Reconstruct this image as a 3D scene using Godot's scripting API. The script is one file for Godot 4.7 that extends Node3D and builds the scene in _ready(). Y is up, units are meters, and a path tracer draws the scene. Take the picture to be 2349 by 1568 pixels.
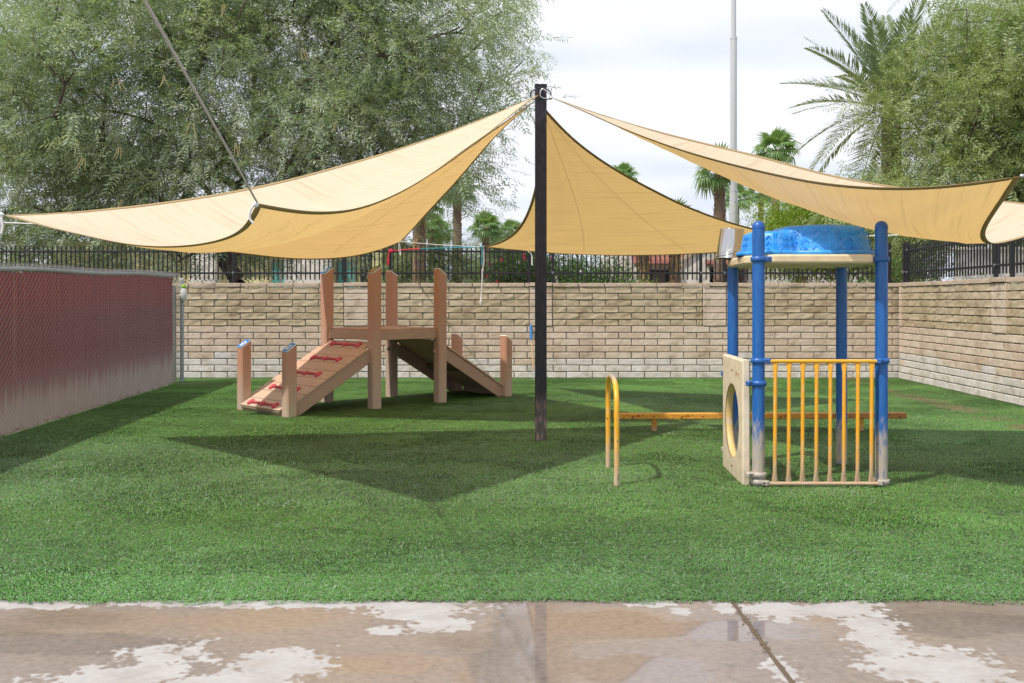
extends Node3D

# ------------------------------------------------------------------ helpers
var rng := RandomNumberGenerator.new()
var fine := FastNoiseLite.new()
var paint = null            # a function from a point to a vertex colour, or null
var taken := {}
var M := {}

func lin(r: float, g: float, b: float, a := 1.0) -> Color:
	var c := Color(r, g, b).linear_to_srgb()
	c.a = a
	return c

func mat(called: String, c: Color, rough := 0.8, metal := 0.0) -> StandardMaterial3D:
	var m := StandardMaterial3D.new()
	m.resource_name = called
	m.albedo_color = c
	m.roughness = rough
	m.metallic = metal
	M[called] = m
	return m

func vmat(called: String, rough := 0.8, metal := 0.0) -> StandardMaterial3D:
	var m := mat(called, Color.WHITE, rough, metal)
	m.vertex_color_use_as_albedo = true
	return m

func noise(seed_: int, freq: float, octaves := 4, kind := FastNoiseLite.TYPE_SIMPLEX_SMOOTH) -> FastNoiseLite:
	var n := FastNoiseLite.new()
	n.seed = seed_
	n.noise_type = kind
	n.frequency = freq
	n.fractal_octaves = octaves
	return n

func noise_tex(n: FastNoiseLite, size: int, stops: Array, normal := false, height := 0) -> NoiseTexture2D:
	var t := NoiseTexture2D.new()
	t.width = size
	t.height = height if height > 0 else size
	t.seamless = true
	t.noise = n
	if normal:
		t.as_normal_map = true
		t.bump_strength = 4.0
	elif stops.size():
		var g := Gradient.new()
		g.offsets = PackedFloat32Array(stops.map(func(s): return s[0]))
		g.colors = PackedColorArray(stops.map(func(s): return s[1]))
		t.color_ramp = g
	return t

func grey(v: float) -> Color:
	return Color(v, v, v)

func weather(m: StandardMaterial3D, t: Texture2D, scale: float, world := false) -> void:
	m.albedo_texture = t
	m.uv1_triplanar = true
	m.uv1_world_triplanar = world
	m.uv1_scale = Vector3.ONE * scale

func relief(m: StandardMaterial3D, t: Texture2D, cm: float) -> void:
	m.heightmap_enabled = true
	m.heightmap_texture = t
	m.heightmap_scale = cm

func begin(flat := false) -> SurfaceTool:
	var st := SurfaceTool.new()
	st.begin(Mesh.PRIMITIVE_TRIANGLES)
	st.set_smooth_group(-1 if flat else 0)
	return st

func pt(st: SurfaceTool, p: Vector3) -> void:
	if paint != null:
		st.set_color(paint.call(p))
	st.add_vertex(p)

func tri(st: SurfaceTool, a: Vector3, b: Vector3, c: Vector3) -> void:      # counter-clockwise from outside
	pt(st, a); pt(st, c); pt(st, b)

func quad(st: SurfaceTool, a: Vector3, b: Vector3, c: Vector3, d: Vector3) -> void:
	tri(st, a, b, c); tri(st, a, c, d)

func fin(st: SurfaceTool) -> ArrayMesh:
	st.generate_normals()
	return st.commit()

func numbered(called: String) -> String:
	if not taken.has(called):
		taken[called] = 0
		return called
	taken[called] += 1
	return "%s_%03d" % [called, taken[called]]

func tag(o: Node, label: String, category: String, group := "", kind := "") -> void:
	o.set_meta("label", label)
	if category: o.set_meta("category", category)
	if group: o.set_meta("group", group)
	if kind: o.set_meta("kind", kind)

func thing(called: String, label: String, category: String, at := Vector3.ZERO, group := "") -> Node3D:
	var o := Node3D.new()
	o.name = numbered(called)
	add_child(o, true)
	o.position = at
	tag(o, label, category, group)
	return o

func put(parent: Node, called: String, mesh: Mesh, m: Material, xf := Transform3D()) -> MeshInstance3D:
	var o := MeshInstance3D.new()
	if parent == self:
		o.name = numbered(called)
	else:
		var key := str(parent.get_instance_id()) + called
		taken[key] = taken.get(key, -1) + 1
		o.name = called if taken[key] == 0 else "%s_%03d" % [called, taken[key]]
	o.mesh = mesh
	o.material_override = m
	o.transform = xf
	parent.add_child(o, true)
	return o

func obj(parent: Node, called: String, st: SurfaceTool, m: Material) -> MeshInstance3D:
	return put(parent, called, fin(st), m)

func structure(called: String, mesh: Mesh, m: Material, label: String) -> MeshInstance3D:
	var o := put(self, called, mesh, m)
	o.set_meta("kind", "structure")
	o.set_meta("label", label)
	return o

# a box with chamfered edges
func box(st: SurfaceTool, c: Vector3, size: Vector3, bev := 0.0, basis_ := Basis()) -> void:
	var h := size * 0.5
	st.set_smooth_group(-1)
	if bev <= 0.0:
		for ax in 3:
			for s in [-1.0, 1.0]:
				var q := []
				for k in [[-1, -1], [1, -1], [1, 1], [-1, 1]]:
					var v := Vector3()
					v[ax] = s; v[(ax + 1) % 3] = k[0]; v[(ax + 2) % 3] = k[1]
					q.append(c + basis_ * (v * h))
				if s > 0: quad(st, q[0], q[1], q[2], q[3])
				else: quad(st, q[3], q[2], q[1], q[0])
		return
	var P := func(sg: Vector3, ax: int) -> Vector3:
		var v := sg * (h - Vector3.ONE * bev)
		v[ax] = sg[ax] * h[ax]
		return c + basis_ * v
	for ax in 3:
		for s in [-1.0, 1.0]:
			var q := []
			for k in [[-1, -1], [1, -1], [1, 1], [-1, 1]]:
				var v := Vector3()
				v[ax] = s; v[(ax + 1) % 3] = k[0]; v[(ax + 2) % 3] = k[1]
				q.append(P.call(v, ax))
			if s > 0: quad(st, q[0], q[1], q[2], q[3])
			else: quad(st, q[3], q[2], q[1], q[0])
	for ax in 3:                                        # edges run along ax
		var b1 := (ax + 1) % 3
		var b2 := (ax + 2) % 3
		for s1 in [-1.0, 1.0]:
			for s2 in [-1.0, 1.0]:
				var lo := Vector3(); var hi := Vector3()
				lo[ax] = -1; hi[ax] = 1
				lo[b1] = s1; hi[b1] = s1; lo[b2] = s2; hi[b2] = s2
				var q := [P.call(lo, b1), P.call(lo, b2), P.call(hi, b2), P.call(hi, b1)]
				if s1 * s2 > 0: quad(st, q[3], q[2], q[1], q[0])
				else: quad(st, q[0], q[1], q[2], q[3])
	for sx in [-1.0, 1.0]:
		for sy in [-1.0, 1.0]:
			for sz in [-1.0, 1.0]:
				var v := Vector3(sx, sy, sz)
				if sx * sy * sz > 0: tri(st, P.call(v, 0), P.call(v, 1), P.call(v, 2))
				else: tri(st, P.call(v, 2), P.call(v, 1), P.call(v, 0))

func bar(st: SurfaceTool, a: Vector3, b: Vector3, w: float, h: float, bev := 0.0, up := Vector3.UP) -> void:
	var z := (b - a).normalized()
	var x := up.cross(z).normalized()
	box(st, (a + b) * 0.5, Vector3(w, h, a.distance_to(b)), bev, Basis(x, z.cross(x), z))

# a tube along points; radii a number or an array
func tube(st: SurfaceTool, pts: Array, radii, sides := 8, caps := true) -> void:
	st.set_smooth_group(0)
	var n := pts.size()
	var t0: Vector3 = (pts[1] - pts[0]).normalized()
	var x := t0.cross(Vector3.UP if absf(t0.y) < 0.9 else Vector3.RIGHT).normalized()
	var prev := []
	for i in n:
		var t: Vector3 = (pts[mini(i + 1, n - 1)] - pts[maxi(i - 1, 0)]).normalized()
		x = (x - t * x.dot(t)).normalized()
		var y := t.cross(x)
		var r: float = radii[i] if radii is Array else radii
		var ring := []
		for k in sides:
			var a := TAU * k / sides
			ring.append(pts[i] + (x * cos(a) + y * sin(a)) * r)
		if i:
			for k in sides:
				var k2 := (k + 1) % sides
				quad(st, prev[k], prev[k2], ring[k2], ring[k])
		if caps and (i == 0 or i == n - 1):
			st.set_smooth_group(-1)
			for k in range(1, sides - 1):
				if i == 0: tri(st, ring[0], ring[k + 1], ring[k])
				else: tri(st, ring[0], ring[k], ring[k + 1])
			st.set_smooth_group(0)
		prev = ring

# profile of (radius, height) turned about y at c
func lathe(st: SurfaceTool, c: Vector3, profile: Array, sides := 24, basis_ := Basis()) -> void:
	st.set_smooth_group(0)
	for i in profile.size() - 1:
		var p: Vector2 = profile[i]
		var q: Vector2 = profile[i + 1]
		for k in sides:
			var a := TAU * k / sides
			var b := TAU * (k + 1) / sides
			var d1 := Vector3(sin(a), 0, cos(a))
			var d2 := Vector3(sin(b), 0, cos(b))
			var v := [c + basis_ * (d1 * p.x + Vector3.UP * p.y), c + basis_ * (d2 * p.x + Vector3.UP * p.y), c + basis_ * (d2 * q.x + Vector3.UP * q.y), c + basis_ * (d1 * q.x + Vector3.UP * q.y)]
			if p.x < 1e-5: tri(st, v[0], v[2], v[3])
			elif q.x < 1e-5: tri(st, v[0], v[1], v[2])
			else: quad(st, v[0], v[1], v[2], v[3])

func straight(a: Vector3, b: Vector3, n: int) -> Array:
	var r := []
	for i in n + 1: r.append(a.lerp(b, float(i) / n))
	return r

func hang(a: Vector3, b: Vector3, sag: float, n := 12) -> Array:
	var r := []
	for i in n + 1:
		var t := float(i) / n
		r.append(a.lerp(b, t) - Vector3.UP * sag * 4.0 * t * (1.0 - t))
	return r

func rnd(a: float, b: float) -> float:
	return rng.randf_range(a, b)

func rdir() -> Vector3:
	return Vector3(rng.randfn(), rng.randfn(), rng.randfn()).normalized()

# polygon (x, z) prism between y0 and y1 with a chamfer
func slab(st: SurfaceTool, poly: Array, y0: float, y1: float, bev: float) -> void:
	st.set_smooth_group(-1)
	var n := poly.size()
	var mid := Vector2()
	for p in poly: mid += p / n
	var rings := []
	for e in [[bev, y0], [0.0, y0 + bev], [0.0, y1 - bev], [bev, y1]]:
		var r := []
		for p in poly:
			var q: Vector2 = p + (mid - p).normalized() * e[0]
			r.append(Vector3(q.x, e[1], q.y))
		rings.append(r)
	for i in 3:
		for k in n:
			var k2 := (k + 1) % n
			quad(st, rings[i][k], rings[i][k2], rings[i + 1][k2], rings[i + 1][k])
	for k in range(1, n - 1):
		tri(st, rings[3][0], rings[3][k], rings[3][k + 1])
		tri(st, rings[0][0], rings[0][k + 1], rings[0][k])

# ------------------------------------------------------------------ scene
func _ready() -> void:
	rng.seed = 7
	fine.seed = 3
	fine.frequency = 1.0
	view_and_light()
	materials()
	ground()
	turf()
	brick_walls()
	iron_fences()
	chain_fence()
	shade_sails()
	ramp_bridge()
	play_frame()
	small_items()
	buildings()
	plants()

func view_and_light() -> void:
	var cam := Camera3D.new()
	cam.name = "camera"
	cam.projection = Camera3D.PROJECTION_FRUSTUM
	cam.near = 0.1
	cam.far = 1200.0
	cam.size = 2.0 * 0.1 * 784.0 / 2200.0
	cam.frustum_offset = Vector2(0.0, -0.1 * 94.0 / 2200.0)
	cam.position = Vector3(0, 1.23, 0)
	add_child(cam)
	cam.current = true

	var sky_img := Image.create_empty(768, 384, false, Image.FORMAT_RGBF)
	var cl := noise(11, 1.0, 5)
	for y in 384:
		var el := PI * (0.5 - (y + 0.5) / 384.0)
		for x in 768:
			var az := TAU * (x + 0.5) / 768.0
			var d := Vector3(cos(el) * sin(az), sin(el), cos(el) * cos(az))
			var h := maxf(d.y, 0.0)
			# thin even veil: blue-white, a little bluer and lower low down, with drawn-out wisps
			var q := d / maxf(0.12, h + 0.18)
			var w := clampf(cl.get_noise_3d(q.x * 0.55, q.y * 1.3, q.z * 1.5) * 0.9 + 0.5, 0.0, 1.0)
			var c := Color(0.51, 0.55, 0.65).lerp(Color(0.655, 0.675, 0.72), smoothstep(0.15, 0.75, w))
			c = c.lerp(Color(0.65, 0.67, 0.715), smoothstep(0.1, 0.5, h) * 0.6)
			if d.y < 0.0: c = Color(0.55, 0.55, 0.5)
			sky_img.set_pixel(x, y, c)
	var pano := PanoramaSkyMaterial.new()
	pano.panorama = ImageTexture.create_from_image(sky_img)
	var env := Environment.new()
	env.background_mode = Environment.BG_SKY
	env.sky = Sky.new()
	env.sky.sky_material = pano
	env.background_energy_multiplier = 1.0
	env.tonemap_mode = Environment.TONE_MAPPER_LINEAR
	env.tonemap_exposure = 1.54
	env.sdfgi_enabled = true
	env.ssao_enabled = true
	env.ssil_enabled = true
	var we := WorldEnvironment.new()
	we.name = "sky"
	we.environment = env
	add_child(we)

	var sun := DirectionalLight3D.new()
	sun.name = "sun"
	sun.light_color = Color(1.0, 0.96, 0.91)
	sun.light_energy = 0.86
	sun.light_angular_distance = 1.1
	sun.shadow_enabled = true
	add_child(sun)
	sun.look_at_from_position(Vector3.ZERO, Vector3(0.51, -1.0, -0.38))

func materials() -> void:
	var blot := noise_tex(noise(21, 0.012, 5), 512, [[0.0, grey(0.72)], [0.45, grey(0.92)], [1.0, Color(1, 1, 1)]])
	var grain := noise_tex(noise(22, 0.06, 4), 512, [])
	var speck := noise_tex(noise(23, 0.11, 3), 512, [[0.0, grey(0.8)], [0.5, grey(0.97)], [1.0, Color(1, 1, 1)]])
	var rough_stone := noise_tex(noise(24, 0.035, 5), 512, [])
	M["blot"] = blot; M["grain"] = grain; M["speck"] = speck
	# walls: split-face upper courses, smoother lower ones, pale bloom near the ground
	var soot := noise_tex(noise(25, 0.01, 5), 512, [[0.0, Color(0.72, 0.69, 0.65)], [0.35, Color(0.92, 0.91, 0.89)], [1.0, Color(1, 1, 1)]])
	var tones := {"tan": [0.51, 0.425, 0.305], "tan_two": [0.475, 0.39, 0.27], "tan_three": [0.54, 0.455, 0.335],
		"pink": [0.65, 0.535, 0.445], "pink_two": [0.61, 0.495, 0.405], "pink_three": [0.68, 0.575, 0.49],
		"pale": [0.70, 0.665, 0.64], "pale_two": [0.67, 0.645, 0.635], "pale_three": [0.75, 0.725, 0.71], "cap": [0.57, 0.465, 0.38], "column": [0.66, 0.555, 0.465]}
	for k in tones:
		var m := mat("block_" + k, lin(tones[k][0], tones[k][1], tones[k][2]), 0.95)
		weather(m, soot, 0.55, true)
		relief(m, rough_stone, 0.55)
	var mortar := mat("mortar", lin(0.33, 0.30, 0.265), 0.95)
	weather(mortar, soot, 1.3, true)
	mat("black_iron", lin(0.008, 0.009, 0.012), 0.5)
	mat("black_iron_worn", lin(0.16, 0.17, 0.19), 0.6)
	# post
	var pm := vmat("post_paint", 0.5)
	weather(pm, noise_tex(noise(31, 0.02, 5), 512, [[0.0, Color(0.5, 0.5, 0.5)], [0.55, Color(0.62, 0.62, 0.66)], [0.68, Color(0.78, 0.8, 0.9)], [0.8, Color(1.0, 0.86, 0.78)], [1.0, Color(1, 1, 1)]]), 1.6)
	pm.uv1_scale = Vector3(3.0, 0.7, 3.0)
	# plastic lumber
	var lumber := vmat("lumber", 0.75)
	weather(lumber, speck, 2.0)
	relief(lumber, grain, 0.15)
	var board := vmat("board", 0.75)
	var streak := noise_tex(noise(33, 0.02, 4), 512, [[0.0, grey(0.82)], [0.5, grey(0.95)], [1.0, Color(1, 1, 1)]])
	weather(board, streak, 1.0)
	board.uv1_scale = Vector3(0.6, 9.0, 9.0)
	mat("red_plastic", lin(0.56, 0.07, 0.10), 0.5)
	mat("white_plastic", lin(0.74, 0.74, 0.74), 0.4)
	mat("blue_plate", lin(0.03, 0.22, 0.62), 0.4)
	mat("black_plate", lin(0.035, 0.037, 0.045), 0.4)
	mat("gap_shadow", lin(0.08, 0.06, 0.05), 0.9)
	# play frame
	var blue := vmat("blue_paint", 0.35)
	weather(blue, noise_tex(noise(41, 0.03, 5), 512, [[0.0, Color(0.86, 0.9, 0.95)], [0.6, Color(1, 1, 1)], [1.0, Color(1, 1, 1)]]), 2.2)
	blue.uv1_scale = Vector3(3, 0.8, 3)
	var yellow := vmat("yellow_paint", 0.4)
	weather(yellow, noise_tex(noise(42, 0.05, 5), 512, [[0.0, Color(0.85, 0.78, 0.7)], [0.3, Color(1, 1, 1)], [1.0, Color(1, 1, 1)]]), 3.0)
	var rust := vmat("yellow_rust", 0.6)
	weather(rust, noise_tex(noise(43, 0.022, 6), 512, [[0.0, Color(0.34, 0.24, 0.2)], [0.2, Color(0.5, 0.34, 0.26)], [0.26, Color(0.95, 0.85, 0.8)], [0.6, Color(1, 1, 1)], [1.0, Color(1, 0.95, 0.9)]]), 2.2)
	var tan_ := vmat("tan_plastic", 0.5)
	weather(tan_, noise_tex(noise(48, 0.012, 4), 512, [[0.0, grey(0.88)], [0.5, grey(0.97)], [1.0, Color(1, 1, 1)]]), 1.2)
	var pool := mat("pool_blue", lin(0.02, 0.30, 0.84), 0.4)
	weather(pool, noise_tex(noise(44, 0.012, 5), 512, [[0.0, Color(0.75, 0.8, 0.85)], [0.5, Color(1, 1, 1)], [0.75, Color(1, 1, 1)], [1.0, Color(1, 1, 1)]]), 1.4)
	var haze_tex := noise_tex(noise(45, 0.02, 5), 512, [[0.0, Color(0.7, 0.8, 0.9, 0.0)], [0.55, Color(0.7, 0.8, 0.9, 0.0)], [0.82, Color(0.55, 0.75, 0.95, 0.22)], [1.0, Color(0.6, 0.78, 0.95, 0.4)]])
	pool.detail_enabled = true
	pool.detail_albedo = haze_tex
	pool.detail_uv_layer = BaseMaterial3D.DETAIL_UV_1
	var tin := mat("bucket_steel", lin(0.56, 0.55, 0.54), 0.2, 1.0)
	tin.roughness = 0.1
	mat("steel", lin(0.6, 0.6, 0.6), 0.3, 1.0)
	mat("bolt", lin(0.05, 0.045, 0.04), 0.6)
	# galvanised fittings
	var galv := mat("galvanised", lin(0.76, 0.79, 0.82), 0.35, 0.15)
	weather(galv, noise_tex(noise(47, 0.08, 3, FastNoiseLite.TYPE_CELLULAR), 256, [[0.0, grey(0.75)], [1.0, grey(1.0)]]), 6.0)
	var galv_f := mat("fence_pipe", lin(0.44, 0.47, 0.50), 0.45, 0.3)
	weather(galv_f, M.blot, 5.0)
	mat("fence_wire", lin(0.36, 0.34, 0.36), 0.5, 0.3)
	var slat := vmat("slat_vinyl", 0.6)
	slat.backlight_enabled = true
	slat.backlight = Color(0.3, 0.2, 0.2)
	# rope
	mat("white_rope", lin(0.72, 0.72, 0.73), 0.9)
	mat("grey_rope", lin(0.46, 0.45, 0.44), 0.9)
	mat("red_rope", lin(0.55, 0.03, 0.06), 0.8)
	mat("teal_rope", lin(0.02, 0.3, 0.42), 0.8)
	# sail cloth
	var cloth := mat("sail_cloth", lin(0.86, 0.745, 0.58), 0.85)
	cloth.albedo_texture = noise_tex(noise(51, 0.02, 4), 512, [[0.0, Color(0.88, 0.865, 0.84)], [0.3, Color(0.98, 0.975, 0.965)], [1.0, Color(1, 1, 1)]])
	cloth.uv1_scale = Vector3(0.08, 6.0, 1.0)
	cloth.backlight_enabled = true
	cloth.backlight = lin(0.82, 0.605, 0.295)
	relief(cloth, noise_tex(noise(52, 0.015, 3), 512, []), 0.25)
	var hem := mat("sail_hem", lin(0.36, 0.27, 0.14), 0.9)
	hem.backlight_enabled = true
	hem.backlight = lin(0.2, 0.12, 0.03)

func sheet(x0: float, x1: float, z0: float, z1: float, y: float, n := 1) -> ArrayMesh:
	var st := begin()
	for i in n:
		for j in n:
			var a := lerpf(x0, x1, float(i) / n)
			var b := lerpf(x0, x1, float(i + 1) / n)
			var c := lerpf(z0, z1, float(j) / n)
			var d := lerpf(z0, z1, float(j + 1) / n)
			for p in [[a, c], [b, d], [a, d], [a, c], [b, c], [b, d]]:
				st.set_uv(Vector2((p[0] - x0) / (x1 - x0), (p[1] - z0) / (z1 - z0)))
				st.set_normal(Vector3.UP)
				st.add_vertex(Vector3(p[0], y, p[1]))
	return st.commit()

const EDGE := -3.895       # where concrete meets turf

func ground() -> void:
	var soil := mat("soil", lin(0.26, 0.20, 0.15), 0.95)
	weather(soil, M.blot, 0.3, true)
	structure("ground", sheet(-400, 400, -700, 60, -0.06), soil, "bare soil reaching the horizon")
	var st := begin(true)
	box(st, Vector3(0, 0.42, -357.7), Vector3(800, 0.9, 685), 0.0)
	box(st, Vector3(206.4, 0.4, -3), Vector3(400, 0.86, 24), 0.0)
	structure("raised_ground", fin(st), soil, "higher dry ground beyond the block walls")

	# concrete slab: damp tan with dry pale patches, puddles and stains
	var W := 1600
	var H := 800
	var x0 := -4.0
	var z1 := EDGE + 4.0
	var im := Image.create_empty(W, H, false, Image.FORMAT_RGB8)
	var ro := Image.create_empty(W, H, false, Image.FORMAT_L8)
	var n1 := noise(61, 2.2, 5)
	var n2 := noise(62, 0.9, 4)
	var n3 := noise(63, 26.0, 2)
	var n4 := noise(64, 9.0, 3, FastNoiseLite.TYPE_CELLULAR)
	n4.cellular_return_type = FastNoiseLite.RETURN_DISTANCE2_SUB
	n4.domain_warp_enabled = true
	n4.domain_warp_amplitude = 0.06
	n4.domain_warp_frequency = 8.0
	# dry patches: centre x, distance from the edge, half width, half depth
	var dry := [[-2.05, 0.05, 0.55, 0.06], [-1.15, 0.05, 0.55, 0.06], [-0.75, 0.05, 0.4, 0.05], [-0.38, 0.1, 0.26, 0.15], [-0.27, 0.27, 0.13, 0.1], [-0.46, 0.36, 0.07, 0.06],
		[-1.17, 0.72, 0.17, 0.22], [-1.35, 0.9, 0.2, 0.2], [-0.75, 0.68, 0.17, 0.17], [-0.95, 0.86, 0.3, 0.12], [0.58, 0.05, 0.1, 0.04], [0.66, 0.14, 0.07, 0.05],
		[0.85, 0.1, 0.12, 0.1], [1.05, 0.12, 0.16, 0.13], [1.3, 0.1, 0.16, 0.16], [1.36, 0.3, 0.12, 0.18], [1.32, 0.52, 0.12, 0.2], [1.40, 0.72, 0.22, 0.2], [0.9, 0.75, 0.07, 0.14],
		[2.9, 0.9, 0.5, 0.4], [-2.9, 1.1, 0.6, 0.5], [0.3, 1.6, 0.7, 0.4], [1.9, 2.2, 0.8, 0.6], [-1.5, 2.4, 0.9, 0.6], [-0.2, 3.2, 1.0, 0.5]]
	# damp pools: centre x, distance from edge, half width, half depth
	var pools := [[0.08, 0.4, 0.16, 0.40], [0.05, 0.7, 0.24, 0.25], [0.72, 0.34, 0.3, 0.13], [1.02, 0.36, 0.12, 0.12], [0.32, 0.32, 0.34, 0.18], [0.42, 0.75, 0.3, 0.14], [-1.6, 0.5, 0.5, 0.12], [1.7, 0.3, 0.35, 0.15]]
	var ochre := [[0.32, 0.27, 0.36, 0.13], [-0.45, 0.68, 0.3, 0.08], [-1.5, 0.25, 0.5, 0.14], [-0.95, 0.2, 0.25, 0.1], [1.18, 0.24, 0.05, 0.03]]  # ochre tone, partly the golden sail reflection put into the colour
	var dark := [[-1.75, 0.22, 0.28, 0.1], [-0.15, 0.5, 0.14, 0.1], [1.42, 0.33, 0.07, 0.05], [1.75, 0.18, 0.4, 0.14], [-1.95, 0.33, 0.2, 0.07]]
	var score := func(list: Array, x: float, d: float) -> float:
		var best := -9.0
		for b in list:
			var u: float = (x - b[0]) / b[2]
			if absf(u) > 2.2: continue
			var v: float = (d - b[1]) / b[3]
			best = maxf(best, 1.0 - sqrt(u * u + v * v))
		return best
	for py in H:
		var d := 4.0 * (py + 0.5) / H
		for px in W:
			var x := x0 + 8.0 * (px + 0.5) / W
			var a := n1.get_noise_2d(x, d * 1.6)
			var b := n2.get_noise_2d(x * 1.1, d * 2.4)
			var g := n3.get_noise_2d(x, d)
			var c := Color(0.265, 0.22, 0.19).lerp(Color(0.225, 0.192, 0.175), clampf(0.5 + b, 0, 1))
			var o: float = score.call(ochre, x, d)
			if o > -0.6: c = c.lerp(Color(0.275, 0.205, 0.145), clampf((o + 0.5 + a) * 0.8, 0, 0.6))
			var k: float = score.call(dark, x, d)
			if k > -0.6: c = c.lerp(Color(0.17, 0.13, 0.1), clampf((k + 0.4 + a) * 0.7, 0, 0.6))
			var p: float = score.call(pools, x, d) + a * 0.5
			var wet := smoothstep(-0.1, 0.25, p)
			c = c.lerp(Color(0.20, 0.165, 0.15), wet * 0.6)
			var cell := n4.get_noise_2d(x, d) + 1.0
			c = c * (1.0 - 0.24 * (1.0 - smoothstep(0.0, 0.12, cell)))
			c = c * (1.0 + 0.16 * g)
			var r := lerpf(0.30 + 0.12 * b + 0.08 * a, 0.045, wet)
			var y: float = score.call(dry, x, d) + a * 0.75 + n1.get_noise_2d(x * 5.0 + 9.0, d * 5.0) * 0.6
			var dr := smoothstep(-0.02, 0.26, y + 0.35 * g)
			dr *= clampf(0.9 + 0.5 * n1.get_noise_2d(x * 2.0 + 30.0, d * 3.0), 0.55, 1.0)
			if dr > 0.0:
				c = c.lerp(Color(0.375, 0.365, 0.357) * (1.0 + 0.07 * g + 0.05 * b), dr)
				r = lerpf(r, 0.9, dr)
			im.set_pixel(px, py, c.linear_to_srgb())
			ro.set_pixel(px, py, Color(r, r, r))
	var cm := mat("damp_concrete", Color.WHITE, 1.0)
	cm.albedo_texture = ImageTexture.create_from_image(im)
	cm.roughness_texture = ImageTexture.create_from_image(ro)
	relief(cm, null, 0.0)
	cm.heightmap_enabled = false
	var slab_mesh := sheet(-4, 4, EDGE, z1, 0.012)
	structure("patio", slab_mesh, cm, "damp tan concrete patio with pale dry patches")
	var plain_c := mat("plain_concrete", lin(0.42, 0.36, 0.31), 0.85)
	weather(plain_c, M.blot, 0.4, true)
	structure("patio_side", sheet(-12, -4, EDGE, z1, 0.010), plain_c, "concrete patio going on to the left")
	structure("patio_side", sheet(4, 12, EDGE, z1, 0.010), plain_c, "concrete patio going on to the right")
	structure("patio_back", sheet(-12, 12, z1, 14, 0.006), plain_c, "concrete patio behind the viewer")

	# expansion joint running away from the viewer, packed with dirt
	var js := begin()
	var path := [Vector3(0.888, 0.0145, -3.89), Vector3(0.892, 0.0145, -3.6), Vector3(0.889, 0.0145, -3.3), Vector3(0.9, 0.0145, -2.4), Vector3(0.895, 0.0145, 0.0)]
	for i in path.size() - 1:
		var m := 10
		for k in m:
			var a: Vector3 = path[i].lerp(path[i + 1], float(k) / m)
			var b: Vector3 = path[i].lerp(path[i + 1], float(k + 1) / m)
			var wa := 0.008 + 0.004 * fine.get_noise_1d(a.z * 9.0)
			var wb := 0.008 + 0.004 * fine.get_noise_1d(b.z * 9.0)
			quad(js, a - Vector3(wa, 0, 0), b - Vector3(wb, 0, 0), b + Vector3(wb, 0, 0), a + Vector3(wa, 0, 0))
	var dirt := mat("joint_dirt", lin(0.12, 0.09, 0.06), 0.95)
	weather(dirt, M.speck, 6.0, true)
	structure("expansion_joint", fin(js), dirt, "dirty expansion joint in the concrete")
	var crumbs := begin(true)
	for i in 300:
		var t := rng.randf() * 3.99
		var k := int(t)
		var p: Vector3 = path[k].lerp(path[k + 1], t - k) + Vector3(rng.randfn() * 0.008, 0, rnd(-0.02, 0.02))
		var r := rnd(0.001, 0.003)
		box(crumbs, p + Vector3(0, r * 0.4, 0), Vector3(r * 2, r, r * 1.6), 0.0, Basis(Vector3.UP, rnd(0, TAU)))
	var cr := obj(self, "joint_grit", crumbs, mat("grit", lin(0.17, 0.125, 0.085), 0.95))
	tag(cr, "brown grit gathered along the joint in the concrete", "", "", "stuff")

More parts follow.
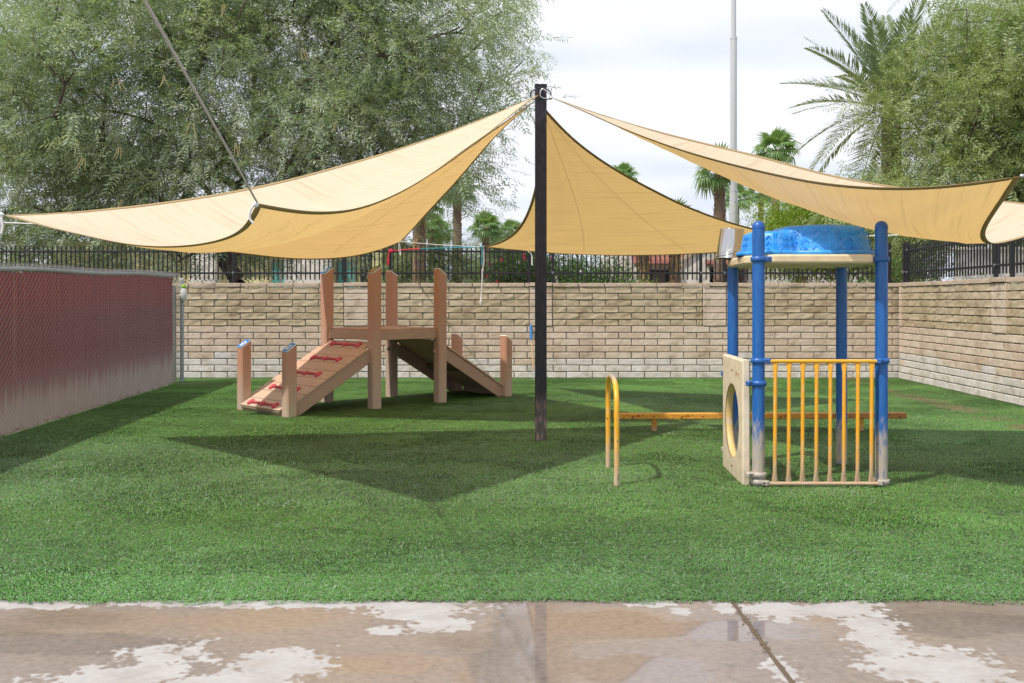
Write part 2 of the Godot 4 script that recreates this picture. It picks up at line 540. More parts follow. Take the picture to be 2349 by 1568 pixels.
func turf() -> void:
	var base := mat("turf_backing", lin(0.035, 0.075, 0.022), 0.95)
	weather(base, M.speck, 2.0, true)
	structure("turf_base", sheet(-7.5, 6.6, -15.0, EDGE, 0.016), base, "green backing of the artificial turf")
	# blades gathered in square tufts; each square is laid many times
	var blade := vmat("turf_blade", 0.42)
	blade.backlight_enabled = true
	blade.backlight = Color(0.24, 0.26, 0.2)
	var tiles := []
	for v in 6:
		var st := SurfaceTool.new()
		st.begin(Mesh.PRIMITIVE_TRIANGLES)
		for i in 2300:
			var p := Vector3(rnd(-0.17, 0.17), 0, rnd(-0.17, 0.17))
			var a := rng.randfn() * 0.55
			if rng.randf() < 0.3: a += PI
			var out := Vector3(cos(a), 0, sin(a))
			var side := Vector3(-out.z, 0, out.x) * rnd(0.0009, 0.0016)
			var l := rnd(0.014, 0.028)
			var lean := rnd(0.8, 1.6)
			var p1 := p + (Vector3.UP * cos(lean * 0.5) + out * sin(lean * 0.5)) * l * 0.55
			var p2 := p1 + (Vector3.UP * cos(lean * 1.3) + out * sin(lean * 1.3)) * l * 0.5
			var t := rng.randf()
			var c := Color(0.06, 0.175, 0.024).lerp(Color(0.135, 0.295, 0.062), t)
			if rng.randf() < 0.05: c = Color(0.24, 0.22, 0.12)
			elif rng.randf() < 0.10: c = Color(0.26, 0.38, 0.20)
			st.set_color(c)
			var nrm := (Vector3.UP * 0.75 - out * 0.35 + side.normalized() * rnd(-0.5, 0.5)).normalized()
			for q in [p - side, p1 - side * 0.9, p + side, p + side, p1 - side * 0.9, p1 + side * 0.9, p1 - side * 0.9, p2, p1 + side * 0.9]:
				st.set_normal(nrm)
				st.add_vertex(q)
		tiles.append(st.commit())
	var flow := noise(71, 0.55, 3)
	var tone := noise(72, 0.35, 4)
	var places := []
	for v in 6: places.append([])
	var step := 0.25
	var z := EDGE - 0.10
	while z > -15.0:
		var xl := maxf(-6.5, z * 0.56 - 0.6)
		var xr := minf(6.3, -z * 0.56 + 0.6)
		var x := xl
		while x < xr:
			var px := x + rnd(-0.06, 0.06)
			var pz := z + rnd(-0.06, 0.06)
			# the join in the turf on the right stays bare
			var seam := absf(px - (5.15 + (pz + 14.1) * -0.045))
			if pz > EDGE - 0.14: pz = EDGE - 0.14 + rnd(-0.015, 0.015)
			var f := flow.get_noise_2d(px, pz * 1.7)
			var b := Basis(Vector3.UP, f * 1.6 + (PI if flow.get_noise_2d(px * 0.6 + 40.0, pz) > 0.12 else 0.0))
			var hgt := rnd(0.85, 1.15) * (0.75 if z < -9.0 else (0.72 if z > -5.6 else 0.9))
			b = b.scaled(Vector3(1, hgt, 1))
			var s := 1.0 + 0.38 * tone.get_noise_2d(px, pz * 1.5)
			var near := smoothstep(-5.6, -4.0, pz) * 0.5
			var col := Color(s * (1.0 + 0.45 * near), s * (1.0 + 0.45 * near), s * (1.0 + 1.25 * near))  # paler, bluer near tiles: sky sheen painted into the blade tint
			# greyer tint across the middle left
			var grey_zone := smoothstep(-5.3, -5.9, pz + 0.4 * tone.get_noise_2d(px * 0.7 + 9.0, 3.0)) * smoothstep(-9.5, -7.5, pz) * smoothstep(2.0, -0.5, px)
			col = col.lerp(Color(1.3 * s, 1.1 * s, 1.9 * s), grey_zone * 0.7)
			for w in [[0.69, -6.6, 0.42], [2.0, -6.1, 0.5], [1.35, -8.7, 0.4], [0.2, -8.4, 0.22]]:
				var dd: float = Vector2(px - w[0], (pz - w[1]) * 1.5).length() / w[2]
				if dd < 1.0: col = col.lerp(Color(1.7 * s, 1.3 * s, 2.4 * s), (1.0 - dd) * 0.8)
			if seam < 0.085: col = Color(2.3, 1.05, 1.9) * 0.75
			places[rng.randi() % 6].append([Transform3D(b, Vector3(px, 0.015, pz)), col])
			x += step * (0.6 if z > EDGE - 0.2 else 1.0)
		z -= step
	var root := Node3D.new()
	root.name = "grass"
	add_child(root)
	tag(root, "short green artificial turf blades covering the yard", "", "", "stuff")
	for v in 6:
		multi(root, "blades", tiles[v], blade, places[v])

func multi(parent: Node, called: String, mesh: Mesh, m: Material, list: Array) -> void:
	var mm := MultiMesh.new()
	mm.transform_format = MultiMesh.TRANSFORM_3D
	mm.use_colors = true
	mm.mesh = mesh
	mm.instance_count = list.size()
	for i in list.size():
		mm.set_instance_transform(i, list[i][0])
		mm.set_instance_color(i, list[i][1])
	var o := MultiMeshInstance3D.new()
	var key := str(parent.get_instance_id()) + called
	taken[key] = taken.get(key, -1) + 1
	o.name = called if taken[key] == 0 else "%s_%03d" % [called, taken[key]]
	o.multimesh = mm
	o.material_override = m
	o.set_meta("kind", "stuff")
	parent.add_child(o, true)

# ------------------------------------------------------------------ walls
func block_mesh(w: float, h: float, d: float, rough: float, round_: float, seed_: int) -> ArrayMesh:
	# a block with its rough face at +z (z = 0), sides going back to -d
	var n := noise(seed_, 14.0, 3)
	var st := begin()
	var nx := 7
	var ny := 4
	var P := []
	for i in nx + 1:
		var col := []
		for j in ny + 1:
			var u := float(i) / nx
			var v := float(j) / ny
			if i == 1: u = 0.02
			if i == nx - 1: u = 0.98
			if j == 1: v = 0.08
			if j == ny - 1: v = 0.92
			var x := (u - 0.5) * w
			var y := (v - 0.5) * h
			var z := rough * n.get_noise_2d(x * 1.2 + seed_ * 3.1, y * 1.6)
			var e := 0.0
			if i == 0 or i == nx: e = 1.0
			if j == 0 or j == ny: e = 1.0
			z -= e * (round_ + rough * 0.5 * absf(n.get_noise_2d(x * 3.0, y * 3.0 + 7.0)))
			if e > 0.0:
				x -= signf(x) * absf(n.get_noise_2d(y * 4.0 + 3.0, x * 2.0)) * 0.006 * float(i == 0 or i == nx)
				y -= signf(y) * absf(n.get_noise_2d(x * 2.0 + 5.0, y * 2.0)) * 0.007 * float(j == 0 or j == ny)
			col.append(Vector3(x, y, z))
		P.append(col)
	for i in nx:
		for j in ny:
			st.set_smooth_group(-1 if i == 0 or j == 0 or i == nx - 1 or j == ny - 1 else 0)
			quad(st, P[i][j], P[i + 1][j], P[i + 1][j + 1], P[i][j + 1])
	st.set_smooth_group(-1)
	var back := Vector3(0, 0, -1)
	for i in nx:
		var a: Vector3 = P[i][0]; var b: Vector3 = P[i + 1][0]
		quad(st, Vector3(a.x, a.y, -d), Vector3(b.x, b.y, -d), b, a)
		a = P[i][ny]; b = P[i + 1][ny]
		quad(st, a, b, Vector3(b.x, b.y, -d), Vector3(a.x, a.y, -d))
	for j in ny:
		var a: Vector3 = P[0][j]; var b: Vector3 = P[0][j + 1]
		quad(st, Vector3(a.x, a.y, -d), a, b, Vector3(b.x, b.y, -d))
		a = P[nx][j]; b = P[nx][j + 1]
		quad(st, a, Vector3(a.x, a.y, -d), Vector3(b.x, b.y, -d), b)
	return fin(st)

const COURSE := 0.1016
const LONG := 0.4064

func wall_run(root: Node3D, length: float, columns: Array, shapes: Dictionary, phase: float) -> void:
	# local x along the wall, z towards the yard; 14 courses and a cap
	var st := begin(true)
	box(st, Vector3(length * 0.5, 0.72, -0.11), Vector3(length, 1.43, 0.18), 0.0)
	obj(root, "mortar_core", st, M.mortar)
	var is_col := func(x: float) -> bool:
		for c in columns:
			if x > c[0] - 0.001 and x < c[1] + 0.001: return true
		return false
	for r in 14:
		var y := 0.02 + COURSE * (r + 0.5)
		var upper := r >= 8
		var spans := [[0.0, length]]
		if upper:
			spans = []
			var at := 0.0
			for c in columns:
				if c[0] > at: spans.append([at, c[0]])
				at = c[1]
			if at < length: spans.append([at, length])
		for s in spans:
			var x: float = s[0]
			var k := floorf((x - phase) / LONG)
			var edge: float = phase + (k + 1.0) * LONG + (LONG * 0.5 if r % 2 else 0.0) - (LONG if r % 2 else 0.0)
			while edge < x + 0.05: edge += LONG
			while x < s[1] - 0.02:
				var e := minf(edge, s[1])
				if s[1] - e < 0.05: e = s[1]
				var w := e - x
				var kind := "upper" if upper else "lower"
				var mesh: Mesh
				var sc := 1.0
				var list: Array = shapes[kind]
				mesh = list[rng.randi() % list.size()]
				sc = (w - 0.011) / (LONG - 0.011)
				var fade := rng.randf()
				var tone := ["tan", "tan_two", "tan_three"]
				if not upper: tone = ["pink", "pink_two", "pink_three"]
				if r <= 1: tone = ["pale", "pale_two", "pale_three"]
				elif r == 2 and fade < 0.85: tone = ["pale", "pale_two", "pale_two"]
				elif r == 3 and fade < 0.4: tone = ["pale", "pale_two", "pink_three"]
				var m: Material = M["block_" + tone[rng.randi() % 3]]
				var xf := Transform3D(Basis(Vector3.BACK, rnd(-0.004, 0.004)).scaled_local(Vector3(sc, 1, 1)), Vector3((x + e) * 0.5, y, rnd(-0.003, 0.003)))
				put(root, "split_face_block" if upper else "slump_block", mesh, m, xf)
				x = e
				edge += LONG
		if upper:
			for c in columns:
				if c[1] > length: continue
				var mesh: Mesh = shapes.column[rng.randi() % shapes.column.size()]
				var xf := Transform3D(Basis().scaled_local(Vector3((c[1] - c[0] - 0.012) / (LONG - 0.011), 1, 1)), Vector3((c[0] + c[1]) * 0.5, y, 0.012))
				put(root, "pilaster_block", mesh, M.block_column if rng.randf() < 0.75 else M.block_pink, xf)
	# caps
	var x := 0.0
	var stops := []
	for c in columns: stops.append(c)
	while x < length - 0.02:
		var e := minf(x + LONG, length)
		var on_col := false
		for c in stops:
			if x < c[0] - 0.02 and e > c[0] - 0.03: e = c[0]
			if absf(x - c[0]) < 0.02:
				e = minf(c[1], length)
				on_col = true
		var mesh: Mesh = shapes.cap[rng.randi() % shapes.cap.size()]
		var xf := Transform3D(Basis().scaled_local(Vector3((e - x - 0.008) / (LONG - 0.008), 1, 1)), Vector3((x + e) * 0.5, 1.474 + (0.008 if on_col else 0.0), 0.034 if on_col else 0.012))
		put(root, "cap_block", mesh, M.block_cap if rng.randf() < 0.7 else M.block_pink_two, xf)
		x = e

func brick_walls() -> void:
	var shapes := {"upper": [], "lower": [], "column": [], "cap": []}
	for i in 7:
		shapes.upper.append(block_mesh(LONG - 0.011, COURSE - 0.011, 0.1, 0.015, 0.006, 100 + i))
		shapes.lower.append(block_mesh(LONG - 0.011, COURSE - 0.010, 0.1, 0.005, 0.004, 200 + i))
	for i in 4:
		shapes.column.append(block_mesh(LONG - 0.011, COURSE - 0.008, 0.12, 0.004, 0.003, 300 + i))
		shapes.cap.append(block_mesh(LONG - 0.008, 0.06, 0.24, 0.006, 0.008, 400 + i))
	var back := thing("block_wall", "long tan concrete block wall across the back of the yard", "block wall", Vector3(-8.6, 0, -14.93))
	wall_run(back, 14.75, [[2.8, 3.16], [5.98, 6.36], [8.87, 9.23], [11.57, 11.94]], shapes, 0.1)
	var right := thing("block_wall", "tan block wall along the right side of the yard, running towards the viewer", "block wall", Vector3(6.0, 0, -14.86))
	right.rotation.y = -PI / 2 - 0.0427
	wall_run(right, 6.6, [[0.02, 0.13], [3.15, 3.53]], shapes, 0.2)

func iron_fences() -> void:
	# square tube fence standing on the walls
	var pk := begin(true)
	box(pk, Vector3.ZERO, Vector3(0.019, 0.53, 0.019), 0.003)
	var picket := fin(pk)
	var ps := begin(true)
	box(ps, Vector3.ZERO, Vector3(0.045, 0.63, 0.045), 0.004)
	var post := fin(ps)
	var wl := begin(true)
	for i in 7:
		box(wl, Vector3(rnd(-0.004, 0.004), rnd(-0.02, 0.02), rnd(0.0, 0.003)), Vector3(rnd(0.012, 0.05), rnd(0.006, 0.02), 0.048), 0.002)
	var weld := fin(wl)
	var specs := [
		["black iron picket fence standing on the back block wall", Vector3(-9.0, 0, -15.03), 0.0, 14.95, 0.0722, [0.03, 4.63, 6.38, 7.09, 9.27, 9.64, 11.96, 12.33, 14.92]],
		["black iron picket fence standing on the right block wall", Vector3(6.09, 0, -14.92), -PI / 2 - 0.0427, 6.4, 0.088, [0.06, 0.2, 3.13, 3.55, 6.3]]]
	for s in specs:
		var f := thing("iron_fence", s[0], "iron fence", s[1])
		f.rotation.y = s[2]
		for y in [2.0, 1.66]:
			var st := begin(true)
			box(st, Vector3(s[3] * 0.5, y, 0.0), Vector3(s[3], 0.03, 0.026), 0.003)
			obj(f, "rail", st, M.black_iron)
		var x: float = 0.06
		while x < s[3]:
			var blocked := false
			for p in s[5]:
				if absf(p - x) < 0.034: blocked = true
			if not blocked:
				put(f, "picket", picket, M.black_iron, Transform3D(Basis(), Vector3(x, 1.82, 0.001)))
			x += s[4]
		for p in s[5]:
			put(f, "post", post, M.black_iron, Transform3D(Basis(), Vector3(p, 1.818, -0.001)))
			for y in [2.0, 1.66]:
				if rng.randf() < 0.45:
					put(f, "weld_scar", weld, M.black_iron_worn, Transform3D(Basis(), Vector3(p, y, 0.0)))

func chain_fence() -> void:
	# burgundy privacy slats in chain link, from near the left frame edge to the corner
	var a := Vector3(-4.30, 0.03, -5.6)
	var b := Vector3(-4.905, 0.03, -13.9)
	var f := thing("chain_link_fence", "chain link fence with faded burgundy slats along the left side", "fence", a)
	f.rotation.y = atan2(-(b.z - a.z), b.x - a.x)
	var L := Vector2(b.x - a.x, b.z - a.z).length()
	var top := func(x: float) -> float: return 1.46 + 0.125 * x / L + 0.008 * sin(x * 2.1)
	var fade := noise(81, 1.4, 4)
	var x := 0.02
	var i := 0
	var variants := []
	for v in 10:
		var st := begin(true)
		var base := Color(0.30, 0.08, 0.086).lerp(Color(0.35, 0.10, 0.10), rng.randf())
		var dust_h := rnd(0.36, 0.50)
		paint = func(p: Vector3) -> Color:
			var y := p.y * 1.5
			var c := base.lerp(Color(0.27, 0.11, 0.13), smoothstep(1.32, 0.98, y) * 0.85)  # sunlit top band and shaded middle put into the slat colour
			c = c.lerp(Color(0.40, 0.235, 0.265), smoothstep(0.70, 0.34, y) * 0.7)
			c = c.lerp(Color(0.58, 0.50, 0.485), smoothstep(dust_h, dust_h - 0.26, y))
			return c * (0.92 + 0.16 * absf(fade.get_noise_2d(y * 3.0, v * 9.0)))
		var rows := 16
		for k in rows:
			var y0 := float(k) / rows
			var y1 := float(k + 1) / rows
			for side in [[-0.017, 0.0, 0.003], [0.0, 0.017, 0.003]]:
				var za: float = 0.0 if side[0] < 0 else 0.004
				var zb: float = 0.004 if side[0] < 0 else 0.0
				quad(st, Vector3(side[0], y0, za), Vector3(side[1], y0, zb), Vector3(side[1], y1, zb), Vector3(side[0], y1, za))
				quad(st, Vector3(side[1], y0, zb - 0.005), Vector3(side[0], y0, za - 0.005), Vector3(side[0], y1, za - 0.005), Vector3(side[1], y1, zb - 0.005))
		variants.append(fin(st))
	paint = null
	while x < L - 0.06:
		var t: float = top.call(x) - 0.045 + rnd(-0.012, 0.004)
		var lean := rnd(-0.002, 0.002)
		if rng.randf() < 0.06: lean = rnd(-0.006, 0.006)
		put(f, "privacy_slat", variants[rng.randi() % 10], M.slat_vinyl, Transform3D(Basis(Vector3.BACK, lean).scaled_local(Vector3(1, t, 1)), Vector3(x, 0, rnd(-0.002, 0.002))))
		x += 0.0395 + (0.003 if rng.randf() < 0.05 else 0.0)
		i += 1
	# woven wire: each strand zigzags, passing in front of one slat and behind the next
	var st := begin()
	var pitch := 0.0395
	var k_row := 0
	x = 0.0
	while x < L + 0.30:
		var t: float = top.call(minf(x, L)) + 0.015
		var y := 0.0
		var s := 1 if k_row % 2 else -1
		k_row += 1
		while y < t - 0.01:
			var p0 := Vector3(x + (0.0 if s > 0 else pitch), y, 0.010 * s)
			var p1 := Vector3(x + (pitch if s > 0 else 0.0), minf(y + 0.036, t), 0.010 * s)
			wire(st, p0, p1, 0.0017)
			wire(st, p1, Vector3(p1.x, p1.y, -0.010 * s), 0.0014)
			y += 0.036
			s = -s
		# twisted top barb
		wire(st, Vector3(x, t - 0.02, 0.0), Vector3(x + 0.009, t + 0.02, 0.006), 0.0022)
		wire(st, Vector3(x + 0.018, t - 0.02, 0.0), Vector3(x + 0.007, t + 0.018, -0.005), 0.0022)
		x += pitch
	var w := obj(f, "chain_link_mesh", st, M.fence_wire)
	w.set_meta("kind", "stuff")
	st = begin()
	var pts := []
	for k in 21:
		var xx := L * k / 20.0
		pts.append(Vector3(xx, top.call(xx) - 0.024, -0.004))
	tube(st, pts, 0.021, 10)
	obj(f, "top_rail", st, M.fence_pipe)
	for xx in [1.2, 3.4, 5.6, 7.6]:
		st = begin()
		tube(st, [Vector3(xx - 0.05, top.call(xx) - 0.024, -0.004), Vector3(xx + 0.05, top.call(xx) - 0.024, -0.004)], 0.0245, 10)
		obj(f, "rail_sleeve", st, M.fence_pipe)
		st = begin()
		tube(st, [Vector3(xx, -0.05, -0.045), Vector3(xx, top.call(xx) - 0.03, -0.045)], 0.024, 10)
		obj(f, "line_post", st, M.fence_pipe)
	# terminal post in the corner
	st = begin()
	var e := L + 0.36
	tube(st, [Vector3(e, -0.05, 0.02), Vector3(e, 1.50, 0.02)], 0.029, 12)
	lathe(st, Vector3(e, 1.5, 0.02), [Vector2(0.031, 0.0), Vector2(0.03, 0.02), Vector2(0.0, 0.035)], 12)
	obj(f, "terminal_post", st, M.fence_pipe)
	for y in [0.25, 0.55, 0.8, 1.08, 1.32]:
		st = begin()
		tube(st, [Vector3(e, y - 0.012, 0.02), Vector3(e, y + 0.012, 0.02)], 0.033, 12)
		box(st, Vector3(e - 0.04, y, 0.02), Vector3(0.05, 0.022, 0.008), 0.002)
		obj(f, "tension_band", st, M.fence_pipe)
	# pale boards seen through the bare mesh in the corner
	st = begin(true)
	paint = null
	box(st, Vector3(L + 0.17, 0.72, -0.06), Vector3(0.32, 1.4, 0.012), 0.0)
	obj(f, "corner_board", st, mat("pale_board", lin(0.32, 0.30, 0.27), 0.9))
	# dry stems and litter caught along the foot of the fence
	st = begin(true)
	for k in 260:
		var p := Vector3(rnd(0.1, L), rnd(0.0, 0.03), rnd(0.0, 0.05))
		var d := Vector3(rnd(-1, 1), rnd(-0.2, 0.4), rnd(-0.4, 0.4)).normalized() * rnd(0.02, 0.07)
		wire(st, p, p + d, 0.002)
	var lit := obj(f, "dry_litter", st, mat("dry_stem", lin(0.2, 0.13, 0.09), 0.9))
	lit.set_meta("kind", "stuff")

func wire(st: SurfaceTool, a: Vector3, b: Vector3, r: float) -> void:
	var z := (b - a).normalized()
	var x := z.cross(Vector3(0.3, 0.9, 0.2)).normalized() * r
	var y := z.cross(x).normalized() * r
	var c := [x, y * 0.9 - x * 0.5, -y * 0.9 - x * 0.5]
	for k in 3:
		quad(st, a + c[k], a + c[(k + 1) % 3], b + c[(k + 1) % 3], b + c[k])

# ------------------------------------------------------------------ sails
func even(pts: Array, n: int) -> Array:
	var s := [0.0]
	for i in range(1, pts.size()): s.append(s[i - 1] + pts[i].distance_to(pts[i - 1]))
	var r := []
	var k := 0
	for i in n + 1:
		var t: float = s[-1] * i / n
		while k < pts.size() - 2 and s[k + 1] < t: k += 1
		r.append(pts[k].lerp(pts[k + 1], clampf((t - s[k]) / maxf(s[k + 1] - s[k], 1e-6), 0, 1)))
	for it in 7:
		var o := r.duplicate()
		for i in range(1, n): r[i] = o[i] * 0.5 + (o[i - 1] + o[i + 1]) * 0.25
	return r

# a membrane stretched between three hems; sag is the droop of its middle under its own weight
func sail(label: String, hems: Array, sag: float, seed_: int, weave: int) -> void:
	var N := 44
	var e := [even(hems[0], N), even(hems[1], N), even(hems[2], N)]
	var P := PackedVector3Array()
	P.resize((N + 1) * (N + 1))
	var S := N + 1
	var fixed := {}
	for i in N + 1:
		for j in N + 1 - i:
			P[i * S + j] = (e[0][0] * (N - i - j) + e[1][0] * i + e[2][0] * j) / N
	for k in N + 1:
		P[k * S] = e[0][k]
		P[(N - k) * S + k] = e[1][k]
		P[N - k] = e[2][k]
	var dy := Vector3(0, sag / N / N, 0)
	for it in 900:
		for i in range(1, N):
			for j in range(1, N - i):
				var o := i * S + j
				P[o] = (P[o + S] + P[o - S] + P[o + 1] + P[o - 1] + P[o + S - 1] + P[o - S + 1]) / 6.0 - dy
	# shallow pulls that run out from the corners
	var n := noise(seed_, 1.0, 2)
	var Q := P.duplicate()
	for i in range(1, N):
		for j in range(1, N - i):
			var w := [float(N - i - j) / N, float(i) / N, float(j) / N]
			var nrm := (P[(i + 1) * S + j] - P[i * S + j]).cross(P[i * S + j + 1] - P[i * S + j]).normalized()
			var amp := 0.0
			for c in 3:
				var a: float = w[c]
				var side: float = w[(c + 1) % 3] / maxf(1.0 - a, 0.02)
				amp += (n.get_noise_2d(side * 5.5 + c * 30.0, a * 0.6) * pow(a, 1.6) * 0.035 + n.get_noise_2d(side * 15.0 + c * 50.0, a * 0.8) * pow(a, 3.5) * 0.03)
			var edge: float = minf(w[0], minf(w[1], w[2]))
			Q[i * S + j] = P[i * S + j] + nrm * amp * smoothstep(0.0, 0.06, edge)
	var root := thing("shade_sail", label, "shade sail", Vector3.ZERO)
	var st := begin()
	var size: float = e[0][0].distance_to(e[1][0])
	for i in N:
		for j in N - i:
			var t := [[i, j], [i + 1, j], [i, j + 1]]
			var list := [t]
			if i + j < N - 1: list.append([[i + 1, j], [i + 1, j + 1], [i, j + 1]])
			for tr in list:
				for q in tr:
					var wq := [N - q[0] - q[1], q[0], q[1]]
					st.set_uv(Vector2(wq[(weave + 1) % 3] - wq[(weave + 2) % 3], wq[weave]) / float(N) * size * 0.25)
					st.add_vertex(Q[q[0] * S + q[1]])
	obj(root, "canopy", st, M.sail_cloth)
	# sewn seams between the cloth panels
	for sm in ([0.34, 0.67] if sag < 1.0 else []):
		st = begin()
		var sp := []
		for i in N + 1:
			var far := float(i) / N
			var gi: float = far * N * (1.0 - sm)
			var gj: float = far * N * sm
			var i0 := mini(int(gi), N)
			var j0 := mini(int(gj), N - i0)
			var i1 := mini(i0 + 1, N - j0)
			var j1 := mini(j0 + 1, N - i0)
			var q0 := Q[i0 * S + j0]
			sp.append(q0 + (Q[i1 * S + j0] - q0) * (gi - i0) + (Q[i0 * S + j1] - q0) * (gj - j0))
		for it in 3:
			var o2 := sp.duplicate()
			for i in range(1, N): sp[i] = o2[i] * 0.5 + (o2[i - 1] + o2[i + 1]) * 0.25
		tube(st, sp.slice(2, N - 1), 0.0019, 4)
		obj(root, "seam", st, M.sail_cloth)
	# hem webbing: a flat band folded over each edge
	for k in 3:
		st = begin()
		var c: Vector3 = (e[0][0] + e[1][0] + e[2][0]) / 3.0
		var prev := []
		for i in N + 1:
			var p: Vector3 = e[k][i]
			var inn: Vector3
			if k == 0: inn = P[mini(i, N - 1) * S + 1] if i < N else P[i * S]
			elif k == 1: inn = P[maxi(N - i - 1, 0) * S + mini(i, N)] if i < N else P[N]
			else: inn = P[1 * S + maxi(N - i - 1, 0)] if i > 0 and i < N else p
			var d := (inn - p)
			d = d.normalized() * minf(0.034, d.length() * 0.9) if d.length() > 1e-4 else Vector3.ZERO
			var along: Vector3 = (e[k][mini(i + 1, N)] - e[k][maxi(i - 1, 0)]).normalized()
			var nn := along.cross(d).normalized() * 0.0045 if d.length() > 1e-4 else Vector3.ZERO
			var ring := [p - d * 0.12 + nn * 0.3, p + d + nn, p + d - nn, p - d * 0.12 - nn * 0.3]
			if prev.size():
				for m in 4: quad(st, prev[m], ring[m], ring[(m + 1) % 4], prev[(m + 1) % 4])
			prev = ring
		obj(root, "hem", st, M.sail_hem)

func shade_sails() -> void:
	# the black post
	var o := thing("shade_post", "tall square black steel post in the middle of the turf", "post", Vector3(0.25, 0, -8.33))
	var st := begin(true)
	var stain := noise(91, 3.0, 4)
	paint = func(p: Vector3) -> Color:
		var c := Color(0.03, 0.031, 0.04)
		var d := smoothstep(0.5, 0.1, p.y + 0.12 * stain.get_noise_2d(p.x * 20.0, p.y * 3.0))
		return c.lerp(Color(0.42, 0.34, 0.28), d)
	for k in 40:
		var y0 := 3.09 * k / 40.0
		var y1 := 3.09 * (k + 1) / 40.0
		var h := 0.05
		var b := 0.006
		var oct := [Vector2(h - b, h), Vector2(h, h - b), Vector2(h, -h + b), Vector2(h - b, -h), Vector2(-h + b, -h), Vector2(-h, -h + b), Vector2(-h, h - b), Vector2(-h + b, h)]
		for i in 8:
			var p: Vector2 = oct[i]
			var q: Vector2 = oct[(i + 1) % 8]
			quad(st, Vector3(p.x, y0, p.y), Vector3(q.x, y0, q.y), Vector3(q.x, y1, q.y), Vector3(p.x, y1, p.y))
	obj(o, "shaft", st, M.post_paint)
	st = begin(true)
	box(st, Vector3(0, 3.096, 0), Vector3(0.108, 0.012, 0.108), 0.003)
	obj(o, "top_plate", st, M.post_paint)
	paint = null
	for d in [Vector3(-1, 0, 0), Vector3(1, 0, 0), Vector3(0, 0, 1), Vector3(0, 0, -1)]:
		st = begin()
		var pts := []
		for k in 17:
			var a := PI * k / 16.0 - PI / 2
			pts.append(Vector3(0, 3.02 + 0.042 * sin(a), 0) + d * (0.048 + 0.042 * cos(a)))
		tube(st, pts, 0.006, 8)
		obj(o, "eye_ring", st, M.black_iron)
	# spring hook at the front ring
	var hook := thing("spring_hook", "shiny steel spring hook near the top of the black post", "hook", Vector3.ZERO)
	st = begin()
	tube(st, [Vector3(0.262, 3.045, -8.205), Vector3(0.285, 3.03, -8.2), Vector3(0.325, 2.995, -8.2), Vector3(0.34, 2.975, -8.205), Vector3(0.335, 2.955, -8.21), Vector3(0.315, 2.955, -8.21), Vector3(0.26, 2.965, -8.205), Vector3(0.24, 2.98, -8.2), Vector3(0.242, 3.02, -8.2), Vector3(0.262, 3.045, -8.205)], 0.0055, 8)
	obj(hook, "hook_wire", st, M.steel)
	st = begin()
	lathe(st, Vector3(0.335, 2.966, -8.207), [Vector2(0.0, -0.012), Vector2(0.012, -0.008), Vector2(0.014, 0.0), Vector2(0.012, 0.008), Vector2(0.0, 0.012)], 10)
	obj(hook, "hook_nose", st, M.steel)

	sail("left front beige shade sail held up at its near corner by a grey cord", [
		[Vector3(-1.34, 1.74, -5.04), Vector3(-1.15, 1.72, -5.37), Vector3(-0.95, 1.76, -5.70), Vector3(-0.78, 1.87, -6.02), Vector3(-0.62, 2.01, -6.34), Vector3(-0.47, 2.17, -6.65), Vector3(-0.33, 2.34, -6.96), Vector3(-0.18, 2.50, -7.28), Vector3(-0.04, 2.67, -7.59), Vector3(0.09, 2.84, -7.91), Vector3(0.24, 3.00, -8.22)],
		[Vector3(0.24, 3.00, -8.22), Vector3(-0.17, 2.81, -8.17), Vector3(-0.59, 2.64, -8.13), Vector3(-1.01, 2.49, -8.08), Vector3(-1.44, 2.36, -8.03), Vector3(-1.88, 2.23, -7.99), Vector3(-2.32, 2.13, -7.94), Vector3(-2.76, 2.05, -7.89), Vector3(-3.21, 1.99, -7.84), Vector3(-3.66, 1.94, -7.80), Vector3(-4.11, 1.92, -7.75)],
		[Vector3(-4.11, 1.92, -7.75), Vector3(-3.80, 1.85, -7.51), Vector3(-3.50, 1.78, -7.26), Vector3(-3.19, 1.72, -7.02), Vector3(-2.89, 1.66, -6.76), Vector3(-2.60, 1.61, -6.51), Vector3(-2.31, 1.58, -6.24), Vector3(-2.02, 1.57, -5.96), Vector3(-1.75, 1.58, -5.68), Vector3(-1.50, 1.62, -5.38), Vector3(-1.34, 1.74, -5.04)]], 2.85, 501, 1)
	sail("golden shade sail behind the left front one, stretched to the back above the ramps", [
		[Vector3(0.22, 2.99, -8.38), Vector3(-0.14, 2.76, -8.49), Vector3(-0.49, 2.52, -8.59), Vector3(-0.86, 2.28, -8.70), Vector3(-1.27, 2.15, -8.81), Vector3(-1.69, 2.09, -8.91), Vector3(-2.12, 2.05, -9.02), Vector3(-2.55, 2.03, -9.12), Vector3(-2.99, 2.02, -9.23), Vector3(-3.42, 2.00, -9.33), Vector3(-3.85, 1.98, -9.44)],
		[Vector3(-3.85, 1.98, -9.44), Vector3(-3.62, 1.87, -9.75), Vector3(-3.39, 1.80, -10.05), Vector3(-3.14, 1.76, -10.36), Vector3(-2.90, 1.74, -10.67), Vector3(-2.65, 1.71, -10.98), Vector3(-2.40, 1.71, -11.28), Vector3(-2.15, 1.73, -11.59), Vector3(-1.91, 1.78, -11.89), Vector3(-1.68, 1.87, -12.20), Vector3(-1.45, 2.00, -12.50)],
		[Vector3(-1.45, 2.00, -12.50), Vector3(-1.28, 2.09, -12.09), Vector3(-1.12, 2.20, -11.68), Vector3(-0.95, 2.30, -11.26), Vector3(-0.79, 2.40, -10.85), Vector3(-0.62, 2.50, -10.44), Vector3(-0.46, 2.61, -10.03), Vector3(-0.30, 2.72, -9.61), Vector3(-0.14, 2.83, -9.20), Vector3(0.04, 2.92, -8.79), Vector3(0.22, 2.99, -8.38)]], 0.4, 502, 0)
